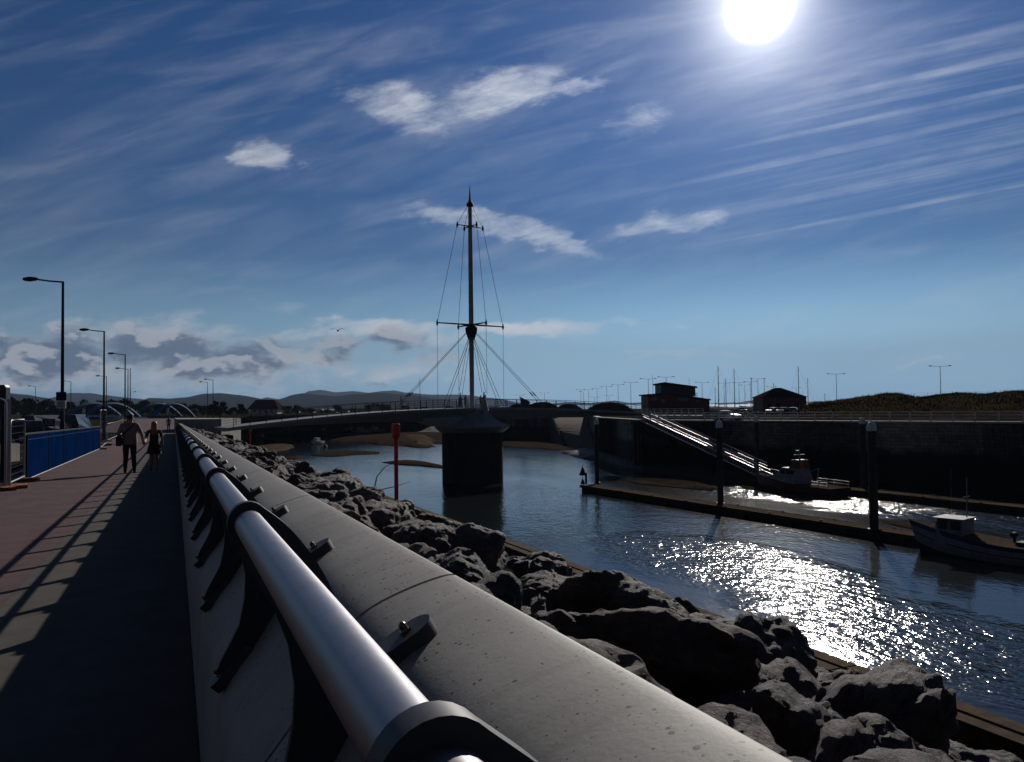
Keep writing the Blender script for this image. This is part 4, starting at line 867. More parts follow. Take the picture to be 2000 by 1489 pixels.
# ================================================================ lamps
def lampgeo(kind):
    pole = MB(); pole.tube([(0, 0, 0), (0, 0, 2.2), (0, 0, 2.3), (0, 0, 8)], [.10, .10, .075, .055], 10)
    return pole
def head(mb_, x, z, sgn): mb_.loft([[(x+sgn*q*.1-sgn*.0, w_*math.cos(a_), z+.03+hh*math.sin(a_)) for a_ in [i*math.pi/4 for i in range(8)]] for q, w_, hh in ((0, .05, .04), (1.2, .12, .09), (4, .17, .12), (6.5, .12, .08), (7.2, .03, .03))])
lampproto = {}
def lamp(px, ytop, dep, label, group, double=False, left=True, base=None, arm=1.35, yaw=None):
    p = D(px, dep, 0); tp = Zp(px, ytop, dep); gz = base if base is not None else (zp(p.y) if p.x < 1 else QUAY); H_ = tp.z-gz
    t = thing('street_lamp', label, 'street lamp', (tp.x, tp.y, gz), -YAW if yaw is None else yaw, group)
    k = (double, left); s_ = dep
    mb_ = MB(); r_ = .055; mb_.tube([(0, 0, 0), (0, 0, 1.4), (0, 0, 1.5), (0, 0, H_)], [.11, .11, .085, r_], 8); mb_.build('pole', M['dark_steel'], t, smooth=True)
    for sg in ((-1, 1) if double else ((-1,) if left else (1,))):
        mb_ = MB(); mb_.tube([(0, 0, H_-.03), (sg*arm*.5, 0, H_+.02), (sg*arm, 0, H_+.10)], .042, 6); mb_.build('arm', M['dark_steel'], t)
        mb_ = MB(); head(mb_, sg*arm, H_+.10, sg); mb_.build('lamp_head', M['dark_steel'], t, smooth=True)
    return t
S = 'single armed lamps along the promenade'
hor0 = lambda px: 744.5+FPX*math.tan(PITCH)-(px-1000)*math.tan(ROLL)
for i, (px, yt, lb) in enumerate(((123, 550, 'tallest single armed lamp post carrying a blue sign, behind the blue hoarding'), (203.5, 647, 'second single armed lamp post along the promenade, behind the end of the hoarding'), (244.5, 692.5, 'third single armed lamp post, left of the walking man'), (250, 721, 'fourth single armed lamp post directly above the walking man'),
    (69.5, 755, 'small distant lamp post left of the blue sign'), (138.5, 745.5, 'small distant lamp post just right of the blue sign'), (208, 735.5, 'distant lamp post right beside the pole of the second lamp'), (14, 762, 'tiny distant lamp post at the left edge above the black signal'), (405.5, 747, 'left one of the pair of lamp posts above the abutment'), (416, 742, 'right one of the pair of lamp posts above the abutment'), (218, 773.5, 'tiny lamp post between the second and third lamps'))):
    dep = 6.0*FPX/(hor0(px)-yt); lamp(px, yt, dep, lb, S, arm=1.15 if i else 1.15, base=(zp(95) if dep > 90 else None))
lamp(253.8, 766, 255, 'small lamp post with its arm to the right, above the walking man', S, left=False, base=zp(95))
p_ = D(254, 118, 0); t = thing('plain_pole', 'plain thin pole without lamp right next to the fourth lamp post', 'pole', (p_.x, p_.y, zp(95))); mbs = MB(); mbs.tube([(0, 0, 0), (0, 0, Zp(254, 719, 118).z-zp(95))], [.09, .05], 8); mbs.build('shaft', M['dark_steel'], t)
Dg = 'double armed lamp posts across the harbour'
for px, yt, lb in ((1134, 762, 'double armed lamp farthest left in the receding row beyond the bridge end'), (1149.5, 761.5, 'second double armed lamp in the receding row beyond the bridge end'), (1166, 759, 'third double armed lamp in the receding row beyond the bridge end'), (1184.8, 755.5, 'fourth double armed lamp in the receding row beyond the bridge end'), (1207, 752, 'fifth double armed lamp in the receding row beyond the bridge end'), (1231.8, 747.5, 'sixth double armed lamp, the last before the clubhouse'),
    (1266, 740.5, 'double armed lamp rising over the low left roof of the clubhouse'), (1301, 737, 'double armed lamp peeking over the peak of the clubhouse'), (1371, 747.5, 'double armed lamp behind the low right end of the clubhouse'), (1414, 749, 'double armed lamp among the masts right after the tallest mast'), (1443, 748, 'double armed lamp hard against the second tall mast'), (1454.5, 752.5, 'lowest double armed lamp among the masts'), (1465.5, 746, 'double armed lamp between the low one and the wide one among the masts'), (1480, 740.5, 'widest double armed lamp left of the hipped hut'),
    (1506.5, 756, 'double armed lamp just above the left roof slope of the hipped hut'), (1555.5, 758, 'double armed lamp above the right roof slope of the hipped hut'), (1633, 731, 'double armed lamp at the left foot of the grassy dune'), (1836, 716, 'largest double armed lamp standing behind the grassy dune'), (1063.5, 768, 'small double armed lamp at the foot of the right stay of the bridge'), (1015, 772, 'tiny double armed lamp above the red wedge kiosk'), (1161.5, 776, 'tiny double armed lamp behind the second and third of the row'), (1189.5, 773, 'tiny double armed lamp behind the fourth of the row')):
    dep = 7.4*FPX/(hor0(px)-yt); lamp(px, yt, min(dep, 420), lb, Dg, double=True, base=QUAY, arm=1.75)
lamp(1139.8, 765.5, 330, 'small single armed lamp between the first two double armed ones', Dg, base=QUAY, left=True, arm=1.0)
# sign on lamp 1
pz = Zp(122, 781, 36.5); t = thing('notice_sign', 'blue and white square notice fixed on the tallest lamp post', 'sign', tuple(pz), -YAW)
mbs = MB(); mbs.box((0, -.1, .16), (.46, .03, .38)); mbs.build('blue_panel', M['blue_sheet'], t); mbs = MB(); mbs.box((0, -.1, -.22), (.42, .03, .36)); mbs.build('white_panel', M['white_paint'], t)
mbs = MB(); mbs.tube([(.10*math.cos(a_), -.118, .16+.10*math.sin(a_)) for a_ in [i*math.pi/12 for i in range(25)]], .012, 6); mbs.build('emblem', M['blue_steel'], t)
mbs = MB()
for k in range(4): mbs.box((-.03*(k % 2), -.118, -.12-.06*k), (.28-.05*(k % 2), .006, .02))
mbs.build('text_lines', M['dark_steel'], t)
# ================================================================ buildings
def building_prism(t, name, pts, d_, m):   # pts: (x,z) outline in the facade plane; d_: depth back
    mb_ = MB(); mb_.prism(pts, lambda x, z: (x, 0, z), lambda x, z: (x, d_, z)); return mb_.build(name, m, t)
dep = 168; s_ = dep/FPX; c0 = D(1325, dep, 0); zof = lambda px, py, d=dep: Zp(px, py, d).z
cl = thing('clubhouse', 'dark red two tier harbour clubhouse with sloping mono pitch roofs', 'building', (c0.x, c0.y, QUAY), -YAW)
X_ = lambda px: (px-1325)*s_; Z_ = lambda px, py: zof(px, py)-QUAY
building_prism(cl, 'wall', [(X_(1265), 0), (X_(1385), 0), (X_(1385), Z_(1385, 781)), (X_(1356), Z_(1356, 777)), (X_(1303), Z_(1303, 769)), (X_(1265), Z_(1265, 773))], 9, M['red_cladding'])
u_ = building_prism(cl, 'upper_wall', [(X_(1292.5), Z_(1292, 774)), (X_(1360), Z_(1360, 774)), (X_(1360), Z_(1360, 757)), (X_(1292.5), Z_(1292.5, 749))], 7.0, M['dark_cladding']); u_.location.y = 1
r_ = building_prism(cl, 'upper_roof', [(X_(1289), Z_(1289, 751)), (X_(1289), Z_(1289, 748.3)), (X_(1299), Z_(1299, 746.5)), (X_(1363), Z_(1363, 755)), (X_(1363), Z_(1363, 758))], 8.4, M['brown_roof']); r_.location.y = .4
r_ = building_prism(cl, 'left_roof', [(X_(1261), Z_(1261, 773)), (X_(1261), Z_(1261, 770.3)), (X_(1292), Z_(1292, 768.2)), (X_(1292), Z_(1292, 771))], 9.8, M['brown_roof']); r_.location.y = -.5
r_ = building_prism(cl, 'right_roof', [(X_(1303), Z_(1303, 770)), (X_(1303), Z_(1303, 767.5)), (X_(1387), Z_(1387, 780)), (X_(1387), Z_(1387, 782.5))], 9.8, M['brown_roof']); r_.location.y = -.5
for px, py, w_, h in ((1335, 780, 22, 6), (1295, 783, 8, 7), (1277, 780, 12, 5), (1362, 784, 10, 4)):
    mbs = MB(); mbs.box((X_(px), -.03, Z_(px, py)), (w_*s_, .08, h*s_)); mbs.build('window', M['glass'], cl)
mbs = MB(); mbs.box((X_(1316), -.03, Z_(1316, 789)), (7*s_, .1, 9*s_)); mbs.build('door', M['dark_cladding'], cl)
mbs = MB(); 
for k in range(9): mbs.box((X_(1360+1.8*k), 6, Z_(1360, 772)), (.05, .05, 1.1))
mbs.box((X_(1367), 6, Z_(1360, 768)), (1.7, .06, .06)); mbs.build('roof_railing', M['galvanised'], cl)
for px, yt, lb in ((1275, 733, 'thin flag pole rising over the left roof of the clubhouse'), (1346, 738, 'thin aerial rising from the right roof of the clubhouse')):
    p = D(px, dep+6, QUAY); t = thing('flag_pole', lb, 'pole', tuple(p)); mbs = MB(); mbs.tube([(0, 0, 0), (0, 0, Zp(px, yt, dep+6).z-QUAY)], [.06, .03], 6); mbs.build('shaft', M['white_paint'], t)
dep2 = 182; s2 = dep2/FPX; hp = D(1532, dep2, 0); hut = thing('harbour_hut', 'dark hip roofed hut right of the masts', 'building', (hp.x, hp.y, QUAY), -YAW); zz = lambda px, py: Zp(px, py, dep2).z-QUAY
x0, x1 = (1490-1532)*s2, (1575-1532)*s2; ze = zz(1490, 776); zr = zz(1535, 757)
mbs = MB(); mbs.box(((x0+x1)/2, 4, ze/2), (x1-x0, 7.5, ze)); mbs.build('wall', M['red_cladding'], hut)
mbs = MB(); e0, e1 = x0-.35, x1+.35; mbs.add([(e0, -.1, ze-.1), (e1, -.1, ze-.1), (e1, 8.1, ze-.1), (e0, 8.1, ze-.1), ((1524-1532)*s2, 4, zr), ((1537-1532)*s2, 4, zr)], [(0, 1, 5, 4), (1, 2, 5), (2, 3, 4, 5), (3, 0, 4), (3, 2, 1, 0)]); mbs.build('roof', M['brown_roof'], hut)
for px in (1503, 1520, 1556): mbs = MB(); mbs.box(((px-1532)*s2, .2, ze*.5), (.9, .1, .9)); mbs.build('window', M['glass'], hut)
mbs = MB(); mbs.box(((1540-1532)*s2, .2, 1.0), (1.0, .1, 2.0)); mbs.build('door', M['dark_cladding'], hut)
# red wedge kiosk
p = D(1024, 275, QUAY); s_ = 275/FPX; t = thing('wedge_kiosk', 'small red wedge roofed kiosk behind the bridge railing right of the mast', 'kiosk', tuple(p), -YAW); zt = Zp(1015, 775, 275).z-QUAY; zl = Zp(1034, 785, 275).z-QUAY
building_prism(t, 'wall', [(-8*s_, 0), (10*s_, 0), (10*s_, zl-.35), (-8*s_, zt-.6)], 3, M['dark_cladding']); r_ = building_prism(t, 'roof', [(-9.5*s_, zt-.5), (-9.5*s_, zt), (11*s_, zl), (11*s_, zl-.4)], 3.6, M['red_paint']); r_.location.y = -.3
# distant house
p = D(515, 420, GZ); s_ = 420/FPX; h = thing('house', 'dark house with mansard roof among trees left of the footbridge', 'house', tuple(p), -YAW); zz = lambda py: Zp(515, py, 420).z-GZ
mbs = MB(); mbs.box((0, 5, zz(799)/2), (52*s_, 10, zz(799))); mbs.build('wall', M['white_paint'], h)
mbs = MB(); mbs.loft([[(-33*s_, -1, zz(800)), (30*s_, -1, zz(800)), (30*s_, 11, zz(800)), (-33*s_, 11, zz(800))], [(-24*s_, 1.5, zz(788)), (22*s_, 1.5, zz(788)), (22*s_, 8.5, zz(788)), (-24*s_, 8.5, zz(788))], [(-19*s_, 3, zz(781)), (15*s_, 3, zz(781)), (15*s_, 7, zz(781)), (-19*s_, 7, zz(781))]]); mbs.build('roof', M['brown_roof'], h)
for k in range(4): mbs = MB(); mbs.box(((-18+11*k)*s_, -.05, zz(804)), (1.2, .12, 1.3)); mbs.build('window', M['glass'], h)
for i, (px, dp, w_, yt, lb, rf) in enumerate(((641, 430, 30, 808, 'low shed with shining pale roof beyond the left span', 'white_paint'), (600, 460, 22, 806, 'small low house far behind the left span', 'brown_roof'), (700, 500, 26, 803, 'low far house behind the left stay', 'brown_roof'), (575, 480, 16, 806, 'small far house next to the mansard house', 'brown_roof'), (668, 470, 22, 806, 'dark gabled far building right of the shining roof', 'brown_roof'))):
    p = D(px, dp, GZ); s_ = dp/FPX; t = thing('far_house', lb, 'house', tuple(p), -YAW, 'low houses beyond the estuary'); zt = Zp(px, yt, dp).z-GZ; zt = max(zt, 2.2)
    mbs = MB(); mbs.box((0, 3, zt*.32), (w_*s_, 6, zt*.64)); mbs.build('wall', M['pale_concrete'], t); mbs = MB(); mbs.prism([(-.4, zt*.62), (6.4, zt*.62), (3, zt)], lambda y, z: (-w_*s_/2-.3, y, z), lambda y, z: (w_*s_/2+.3, y, z)); mbs.build('roof', M[rf], t)
# blue arch road bridge
ba = thing('arch_bridge', 'blue steel bowstring arch road bridge in the far left distance', 'bridge', (0, 0, 0))
def arch(px0, px1, ytop, yb, d0, d1, nm='arch_rib'):
    a_, c_ = D(px0, d0, 0), D(px1, d1, 0); zb = Zp(px0, yb, d0).z; zt = Zp((px0+px1)/2, ytop, (d0+d1)/2).z; mb_ = MB(); pts = []
    for i in range(25):
        f = i/24; q = a_.lerp(c_, f); q.z = zb+(zt-zb)*(1-(2*f-1)**2); pts.append(q)
    mb_.tube(pts, .62, 6); rib = mb_.build(nm, M['arch_blue'], ba, smooth=True); mb_ = MB()
    for i in range(2, 23, 2): mb_.tube([pts[i], (pts[i].x, pts[i].y, zb)], .09, 4)
    mb_.build('hanger', M['blue_steel'], rib)
    return a_, c_, zb
A1 = arch(161, 272, 789, 818, 262, 285); A2 = arch(126, 234, 788.5, 815, 272, 295); B1 = arch(294, 379, 789.5, 818, 290, 310); B2 = arch(262, 352, 789, 815, 300, 322)
mbs = MB()
for a_, c_ in ((A1, B1), (A2, B2)): mbs.tube([(a_[0].x, a_[0].y, a_[2]), (c_[1].x, c_[1].y, c_[2]-.4)], .7, 6)
mbs.add([(A1[0].x, A1[0].y, A1[2]-.6), (B1[1].x, B1[1].y, B1[2]-.6), (B2[1].x, B2[1].y, B2[2]-.4), (A2[0].x, A2[0].y, A2[2]-.4)], [(0, 1, 2, 3)]); mbs.build('deck', M['blue_steel'], ba)
# ================================================================ promenade hoarding and fencing
h0, h1 = Wp(50, 944), Wp(194, 880); hv = h1-h0; HL = hv.to_2d().length; ha = math.atan2(hv.y, hv.x)
hd_ = thing('hoarding', 'long blue sheet hoarding with pale perforated top edge along the left of the path', 'hoarding', tuple(h0), ha)
slope_ = (h1.z-h0.z)/HL
npan = 6
for i in range(npan):
    x0, x1 = HL*i/npan+.015, HL*(i+1)/npan-.015; mbs = MB()
    mbs.add([(x0, -.02, .10+slope_*x0), (x1, -.02, .10+slope_*x1), (x1, -.02, 1.17+slope_*x1), (x0, -.02, 1.17+slope_*x0), (x0, .02, .10+slope_*x0), (x1, .02, .10+slope_*x1), (x1, .02, 1.17+slope_*x1), (x0, .02, 1.17+slope_*x0)], [(0, 1, 2, 3), (4, 7, 6, 5), (0, 4, 5, 1), (3, 2, 6, 7), (0, 3, 7, 4), (1, 5, 6, 2)])
    pn_ = mbs.build('panel', M['blue_sheet'], hd_)
    mbs = MB(); mbs.tube([(x0+.05, -.035, 1.06+slope_*x0), (x1-.05, -.035, 1.06+slope_*x1)], .008, 5); mbs.tube([(x0, -.03, .1+slope_*x0), (x0, -.03, 1.2+slope_*x0)], .014, 6); mbs.build('seam', M['blue_steel'], pn_)
mbs = MB(); mbs.tube([(0, 0, 1.2), (HL, 0, 1.2+slope_*HL)], .022, 8); mbs.tube([(0, 0, .08), (HL, 0, .08+slope_*HL)], .022, 8)
for k in range(150): mbs.box((HL*k/150, -.02, 1.215+slope_*HL*k/150), (.05, .04, .03))
mbs.build('top_edge', M['galvanised'], hd_)
for i in (0, npan):
    mbs = MB(); mbs.box((HL*i/npan, 0, .05+slope_*HL*i/npan), (.22, .6, .1)); mbs.build('foot', M['orange_block'], hd_)
def mesh_panel(a_, c_, H_, label, name='mesh_fence'):
    d_ = c_-a_; L = d_.to_2d().length; t = thing(name, label, 'fence', tuple(a_), math.atan2(d_.y, d_.x), 'temporary wire mesh fence panels')
    mb_ = MB(); r_ = .021; q = .12; s_ = (c_.z-a_.z)/L
    pts = [(0, 0, .02), (0, 0, H_-q), (q*.3, 0, H_-q*.3), (q, 0, H_), (L-q, 0, H_), (L-q*.3, 0, H_-q*.3), (L, 0, H_-q), (L, 0, .02)]; mb_.tube(pts, r_, 8); mb_.tube([(0, 0, .16), (L, 0, .16)], r_, 8); mb_.build('frame', M['galvanised'], t, smooth=True)
    mb_ = MB(); k = max(2, int(L/.2))
    for i in range(1, k): mb_.tube([(L*i/k, 0, .16), (L*i/k, 0, H_)], .0022, 4, caps=False)
    for j in range(1, 9): mb_.tube([(0, .004, .16+(H_-.16)*j/9), (L, .004, .16+(H_-.16)*j/9)], .0028, 4, caps=False)
    mb_.build('wire_mesh', M['wire'], t)
    for x in (.03, L-.03): mb_ = MB(); mb_.box((x, 0, .06), (.24, .62, .12)); mb_.build('foot', M['orange_block'], t)
    return t
mesh_panel(Wp(-150, 975), Wp(11, 962), 2.0, 'wire mesh fence panel with curved tube corner at the left picture edge')
mesh_panel(Wp(19, 957), Wp(47, 945), 1.55, 'short wire mesh fence panel joining the near end of the blue hoarding')
mesh_panel(Wp(196, 880), Wp(207, 873), 2.05, 'narrow wire mesh fence panel closing the far end of the blue hoarding')
mesh_panel(Wp(210, 864), Wp(262, 846), 1.3, 'farther mesh fence panel beyond the end of the blue hoarding')
p = Wp(14, 960); t = thing('fence_post', 'thick galvanised square post standing before the mesh fence', 'post', tuple(p)); mbs = MB(); mbs.box((0, 0, 1.0), (.11, .11, 2.0), .3); mbs.build('shaft', M['galvanised'], t); mbs = MB(); mbs.box((0, 0, .06), (.7, .3, .12), .5); mbs.build('base_block', M['orange_block'], t)
# traffic signal seen from behind
pz = Zp(5, 785, 20); gz = zp(pz.y); t = thing('traffic_signal', 'black traffic signal head seen from behind at the left edge', 'traffic light', (pz.x, pz.y, gz), -YAW+.1)
mbs = MB(); mbs.loft([[(x*.13, y, pz.z-gz+z) for x, z in ((-1, -.42), (1, -.42), (1, .36), (.7, .42), (-.7, .42), (-1, .36))] for y in (-.1, .1)]); mbs.build('housing', M['black_plastic'], t)
mbs = MB(); mbs.tube([(0, .02, 0), (0, .02, pz.z-gz-.3)], .055, 10); mbs.build('pole', M['dark_steel'], t)
# low wall on the left
a_, c_ = Wp(-160, 935), Wp(46, 912); d_ = c_-a_; mid = (a_+c_)/2; mbs = MB(); mbs.box((mid.x-.8, mid.y+3.5, mid.z+.32), (d_.to_2d().length, .35, .65), math.atan2(d_.y, d_.x)); tag(mbs.build('low_wall', M['pale_concrete']), 'low pale wall behind the mesh fence at the left edge', 'wall')
# vehicles behind the hoarding and on the quay
def car(px, dep, rz, label, paint, z, L=4.2, H_=1.45, van=False, loc=None):
    p = loc or D(px, dep, z); t = thing('parked_car' if not van else 'parked_van', label, 'van' if van else 'car', (p.x, p.y, z), rz); Wd = 1.74
    if van: side = [(-L/2, .35), (-L/2, 1.1), (-L/2+.05, H_), (L*.18, H_), (L*.30, H_*.66), (L*.47, H_*.52), (L/2, .75), (L/2, .35)]
    else: side = [(-L/2, .35), (-L/2, .78), (-L*.46, .95), (-L*.33, 1.0), (-L*.22, H_), (L*.06, H_), (L*.2, .98), (L*.42, .84), (L/2, .66), (L/2, .35)]
    yw = lambda z_: Wd/2*(1 if z_ < 1.0 else 1-(z_-1.0)*.38)
    P = [(x, -yw(z_), z_) for x, z_ in side]+[(x, yw(z_), z_) for x, z_ in side]; n = len(side); mb_ = MB(); mb_.add(P, [tuple(range(n)), tuple(range(2*n-1, n-1, -1))]+[(i, i+n, (i+1) % n+n, (i+1) % n) for i in range(n)]); mb_.build('body', paint, t)
    if not van:
        for sd in (-1, 1):
            mb_ = MB(); q = [(-L*.29, 1.02), (-L*.205, H_-.08), (-.09*L, H_-.07), (-.09*L, 1.02)]; mb_.prism(q, lambda x, z_: (x, sd*(yw(z_)+.012), z_), lambda x, z_: (x, sd*(yw(z_)-.03), z_)); mb_.build('side_window', M['glass'], t)
            mb_ = MB(); q = [(-.07*L, 1.02), (-.07*L, H_-.07), (L*.045, H_-.08), (L*.155, 1.02)]; mb_.prism(q, lambda x, z_: (x, sd*(yw(z_)+.012), z_), lambda x, z_: (x, sd*(yw(z_)-.03), z_)); mb_.build('side_window', M['glass'], t)
        for (xa, za, xb, zb, nm) in ((L*.195, 1.0, L*.07, H_-.04, 'windscreen'), (-L*.325, 1.02, -L*.225, H_-.05, 'rear_window')):
            k = .012 if xa > 0 else -.012; mb_ = MB(); ya, yb2 = yw(za)-.1, yw(zb)-.1; mb_.add([(xa+k, -ya, za+.015), (xa+k, ya, za+.015), (xb+k, yb2, zb+.015), (xb+k, -yb2, zb+.015), (xa-k, -ya, za-.01), (xa-k, ya, za-.01), (xb-k, yb2, zb-.01), (xb-k, -yb2, zb-.01)], [(0, 1, 2, 3), (7, 6, 5, 4), (0, 4, 5, 1), (3, 2, 6, 7), (0, 3, 7, 4), (1, 5, 6, 2)]); mb_.build(nm, M['glass'], t)
    else:
        mb_ = MB(); mb_.add([(L*.185+.02, -.7, H_-.1), (L*.185+.02, .7, H_-.1), (L*.305, .75, H_*.68), (L*.305, -.75, H_*.68), (L*.185, -.7, H_-.14), (L*.185, .7, H_-.14), (L*.285, .75, H_*.66), (L*.285, -.75, H_*.66)], [(0, 1, 2, 3), (7, 6, 5, 4), (0, 4, 5, 1), (3, 2, 6, 7), (0, 3, 7, 4), (1, 5, 6, 2)]); mb_.build('windscreen', M['glass'], t)
    for x in (-L*.31, L*.31):
        for sd in (-1, 1):
            mb_ = MB(); mb_.tube([(x, sd*(Wd/2-.2), .32), (x, sd*(Wd/2+.015), .32)], .32, 16); w_ = mb_.build('wheel', M['black_rubber'], t); mb_ = MB(); mb_.tube([(x, sd*(Wd/2+.005), .32), (x, sd*(Wd/2+.03), .32)], .19, 12); mb_.build('rim', M['galvanised'], w_)
    for sd in (-1, 1):
        mb_ = MB(); mb_.box((L/2-.03, sd*.62, .68), (.1, .3, .13)); mb_.build('headlight', M['glass'], t); mb_ = MB(); mb_.box((-L/2+.02, sd*.68, .85), (.08, .2, .16)); mb_.build('tail_light', M['red_paint'], t)
    return t
mk('silver_paint', (.45, .46, .48), .25, None, 2, .6); mk('dark_car_paint', (.03, .032, .04), .2, None, 2, .3)
qr = math.atan2(qd.y, qd.x)
cp = D(1399, 112.5, QUAY)-nq*2.6
car(0, 0, qr+.12, 'silver car glinting in the sun behind the quay railing', M['silver_paint'], QUAY, loc=cp)
car(58, 55, -YAW+1.2, 'black car with a bright glint parked behind the blue hoarding', M['dark_car_paint'], zp(50)-.06, H_=1.5)
for i, (px, dep, lb, mt) in enumerate(((90, 72, 'dark van parked left of the sign post behind the hoarding', 'dark'), (150, 80, 'second dark van parked right of the sign post behind the hoarding', 'grey'))):
    car(px, dep, -YAW+1.5+.3*i, lb, M['dark_car_paint'], zp(70)-.06, L=5.0, H_=2.0, van=True)
for i, (px, dep, lb, mt) in enumerate(((1512, 172, 'pale parked car on the left in front of the hipped hut', 'silver_paint'), (1530, 170, 'dark parked car in front of the middle of the hipped hut', 'dark_car_paint'), (1548, 173, 'pale parked car in front of the right part of the hipped hut', 'silver_paint'), (1590, 190, 'dark parked car right of the hipped hut', 'dark_car_paint'), (1445, 185, 'dark parked car below the masts left of the hut', 'dark_car_paint'))):
    car(px, dep, -YAW+.5+.3*i, lb, M[mt], QUAY)
# roadside notice behind the hoarding
pz = D(95, 44, zp(42)); t = thing('notice_board', 'dark horizontal notice board with a pale ring emblem behind the hoarding', 'sign', tuple(pz), -YAW); mbs = MB(); mbs.box((0, 0, 1.35), (.72, .04, .42)); mbs.build('panel', M['dark_car_paint'], t)
mbs = MB(); mbs.tube([(-.22+.12*math.cos(a_), -.03, 1.37+.12*math.sin(a_)) for a_ in [i*math.pi/10 for i in range(21)]], .014, 6); mbs.build('emblem', M['pale_concrete'], t)
mbs = MB()
for k in range(3): mbs.box((.12, -.03, 1.47-.1*k), (.34-.06*(k % 2), .01, .03))
mbs.build('text_lines', M['pale_concrete'], t)
for x in (-.3, .3): mbs = MB(); mbs.tube([(x, .03, 0), (x, .03, 1.2)], .025, 6); mbs.build('leg', M['dark_steel'], t)
# ================================================================ people
def skin_body(name, joints, edges, parent, matf, sub=2):
    me = bpy.data.meshes.new(name); keys = list(joints); me.from_pydata([joints[k][0] for k in keys], [(keys.index(a_), keys.index(b_)) for a_, b_ in edges], [])
    o = bpy.data.objects.new(name, me); COL.objects.link(o); md = o.modifiers.new('s', 'SKIN'); md.use_smooth_shade = True; md2 = o.modifiers.new('u', 'SUBSURF'); md2.levels = md2.render_levels = sub
    sv = me.skin_vertices[0].data
    for i, k in enumerate(keys): r_ = joints[k][1]; sv[i].radius = r_ if isinstance(r_, tuple) else (r_, r_); sv[i].use_root = (k == 'pelvis')
    dg = bpy.context.evaluated_depsgraph_get(); dg.update(); m2 = bpy.data.meshes.new_from_object(o.evaluated_get(dg)); bpy.data.objects.remove(o); bpy.data.meshes.remove(me)
    m2.name = name; mats, fn = matf; m2.materials.clear()
    for q in mats: m2.materials.append(q)
    for p in m2.polygons: p.material_index = fn(p.center); p.use_smooth = True
    o = bpy.data.objects.new(name, m2); COL.objects.link(o); o.parent = parent; return o
def skeleton(h, arms, legs_, lean=0.0, fingers=True, k=1.0):
    """facing +y; z up; returns joints/edges in metres for height h"""
    J = {}; E = []
    def j(n_, x, y, z, r_): J[n_] = (Vector((x*h, y*h, z*h)), r_*h*k if not isinstance(r_, tuple) else tuple(q*h*k for q in r_))
    j('pelvis', 0, 0, .53, (.088, .062)); j('waist', 0, .0, .60, (.080, .055)); j('chest', 0, lean*.5, .70, (.095, .062)); j('collar', 0, lean*.8, .795, (.072, .05)); j('neck', 0, lean, .845, .034); j('head', 0, lean+.012, .90, (.044, .052)); j('crown', 0, lean+.012, .955, (.040, .046))
    E += [('pelvis', 'waist'), ('waist', 'chest'), ('chest', 'collar'), ('collar', 'neck'), ('neck', 'head'), ('head', 'crown')]
    j('nose', 0, lean+.066, .905, .012); E.append(('head', 'nose'))
    for s_, nm in ((-1, 'l'), (1, 'r')):
        j('ear'+nm, s_*.05, lean+.008, .91, .010); E.append(('head', 'ear'+nm))
        (ex, ey, ez), (wx, wy, wz) = arms[nm]
        j('sh'+nm, s_*.108, lean*.8, .80, .040); j('el'+nm, ex, ey, ez, .027); j('wr'+nm, wx, wy, wz, .018)
        d_ = Vector((wx-ex, wy-ey, wz-ez)).normalized(); side = d_.cross(Vector((1, 0, 0))).normalized()
        pm = Vector((wx, wy, wz))+d_*.036; j('pm'+nm, *pm, (.020, .012)); E += [('collar', 'sh'+nm), ('sh'+nm, 'el'+nm), ('el'+nm, 'wr'+nm), ('wr'+nm, 'pm'+nm)]
        if fingers:
            for i, (o_, ln) in enumerate(((-.017, .040), (-.006, .046), (.005, .043), (.016, .034))):
                b_ = pm+d_*.014+side*o_; m_ = b_+d_*ln*.55+Vector((-s_*.004, 0, 0)); t_ = m_+d_*ln*.4+Vector((-s_*.012, 0, 0)); j('f%d%s' % (i, nm), *b_, .0062); j('g%d%s' % (i, nm), *m_, .0055); j('t%d%s' % (i, nm), *t_, .0046); E += [('pm'+nm, 'f%d%s' % (i, nm)), ('f%d%s' % (i, nm), 'g%d%s' % (i, nm)), ('g%d%s' % (i, nm), 't%d%s' % (i, nm))]
            b_ = Vector((wx, wy, wz))+d_*.02-side*.022; t_ = b_+d_*.035-side*.010; j('th'+nm, *b_, .0068); j('tt'+nm, *t_, .0055); E += [('wr'+nm, 'th'+nm), ('th'+nm, 'tt'+nm)]
        (kx, ky, kz), (ax, ay, az), toe = legs_[nm]
        j('hp'+nm, s_*.052, 0, .49, .058); j('kn'+nm, kx, ky, kz, .036); j('cf'+nm, kx*.55+ax*.45, ky*.55+ay*.45-.012, kz*.55+az*.45, .034); j('an'+nm, ax, ay, az, .021); j('to'+nm, ax, ay+.085, az-.022+toe, .017); E += [('pelvis', 'hp'+nm), ('hp'+nm, 'kn'+nm), ('kn'+nm, 'cf'+nm), ('cf'+nm, 'an'+nm), ('an'+nm, 'to'+nm)]
    return J, E
mk('shirt_pink', (.34, .23, .22), .85, (.26, .18, .17), 9); mk('trousers_dark', (.035, .038, .05), .9, None, 6); mk('shoe_dark', (.03, .02, .02), .7, None, 6); mk('dress_dark', (.025, .02, .025), .9, None, 6); mk('hair_dark', (.03, .022, .016), .6, (.015, .01, .008), 40); mk('hair_ginger', (.28, .10, .035), .5, (.17, .055, .02), 40); mk('bag_black', (.012, .012, .014), .7, None, 8); mk('coat_grey', (.10, .10, .12), .9, None, 6)
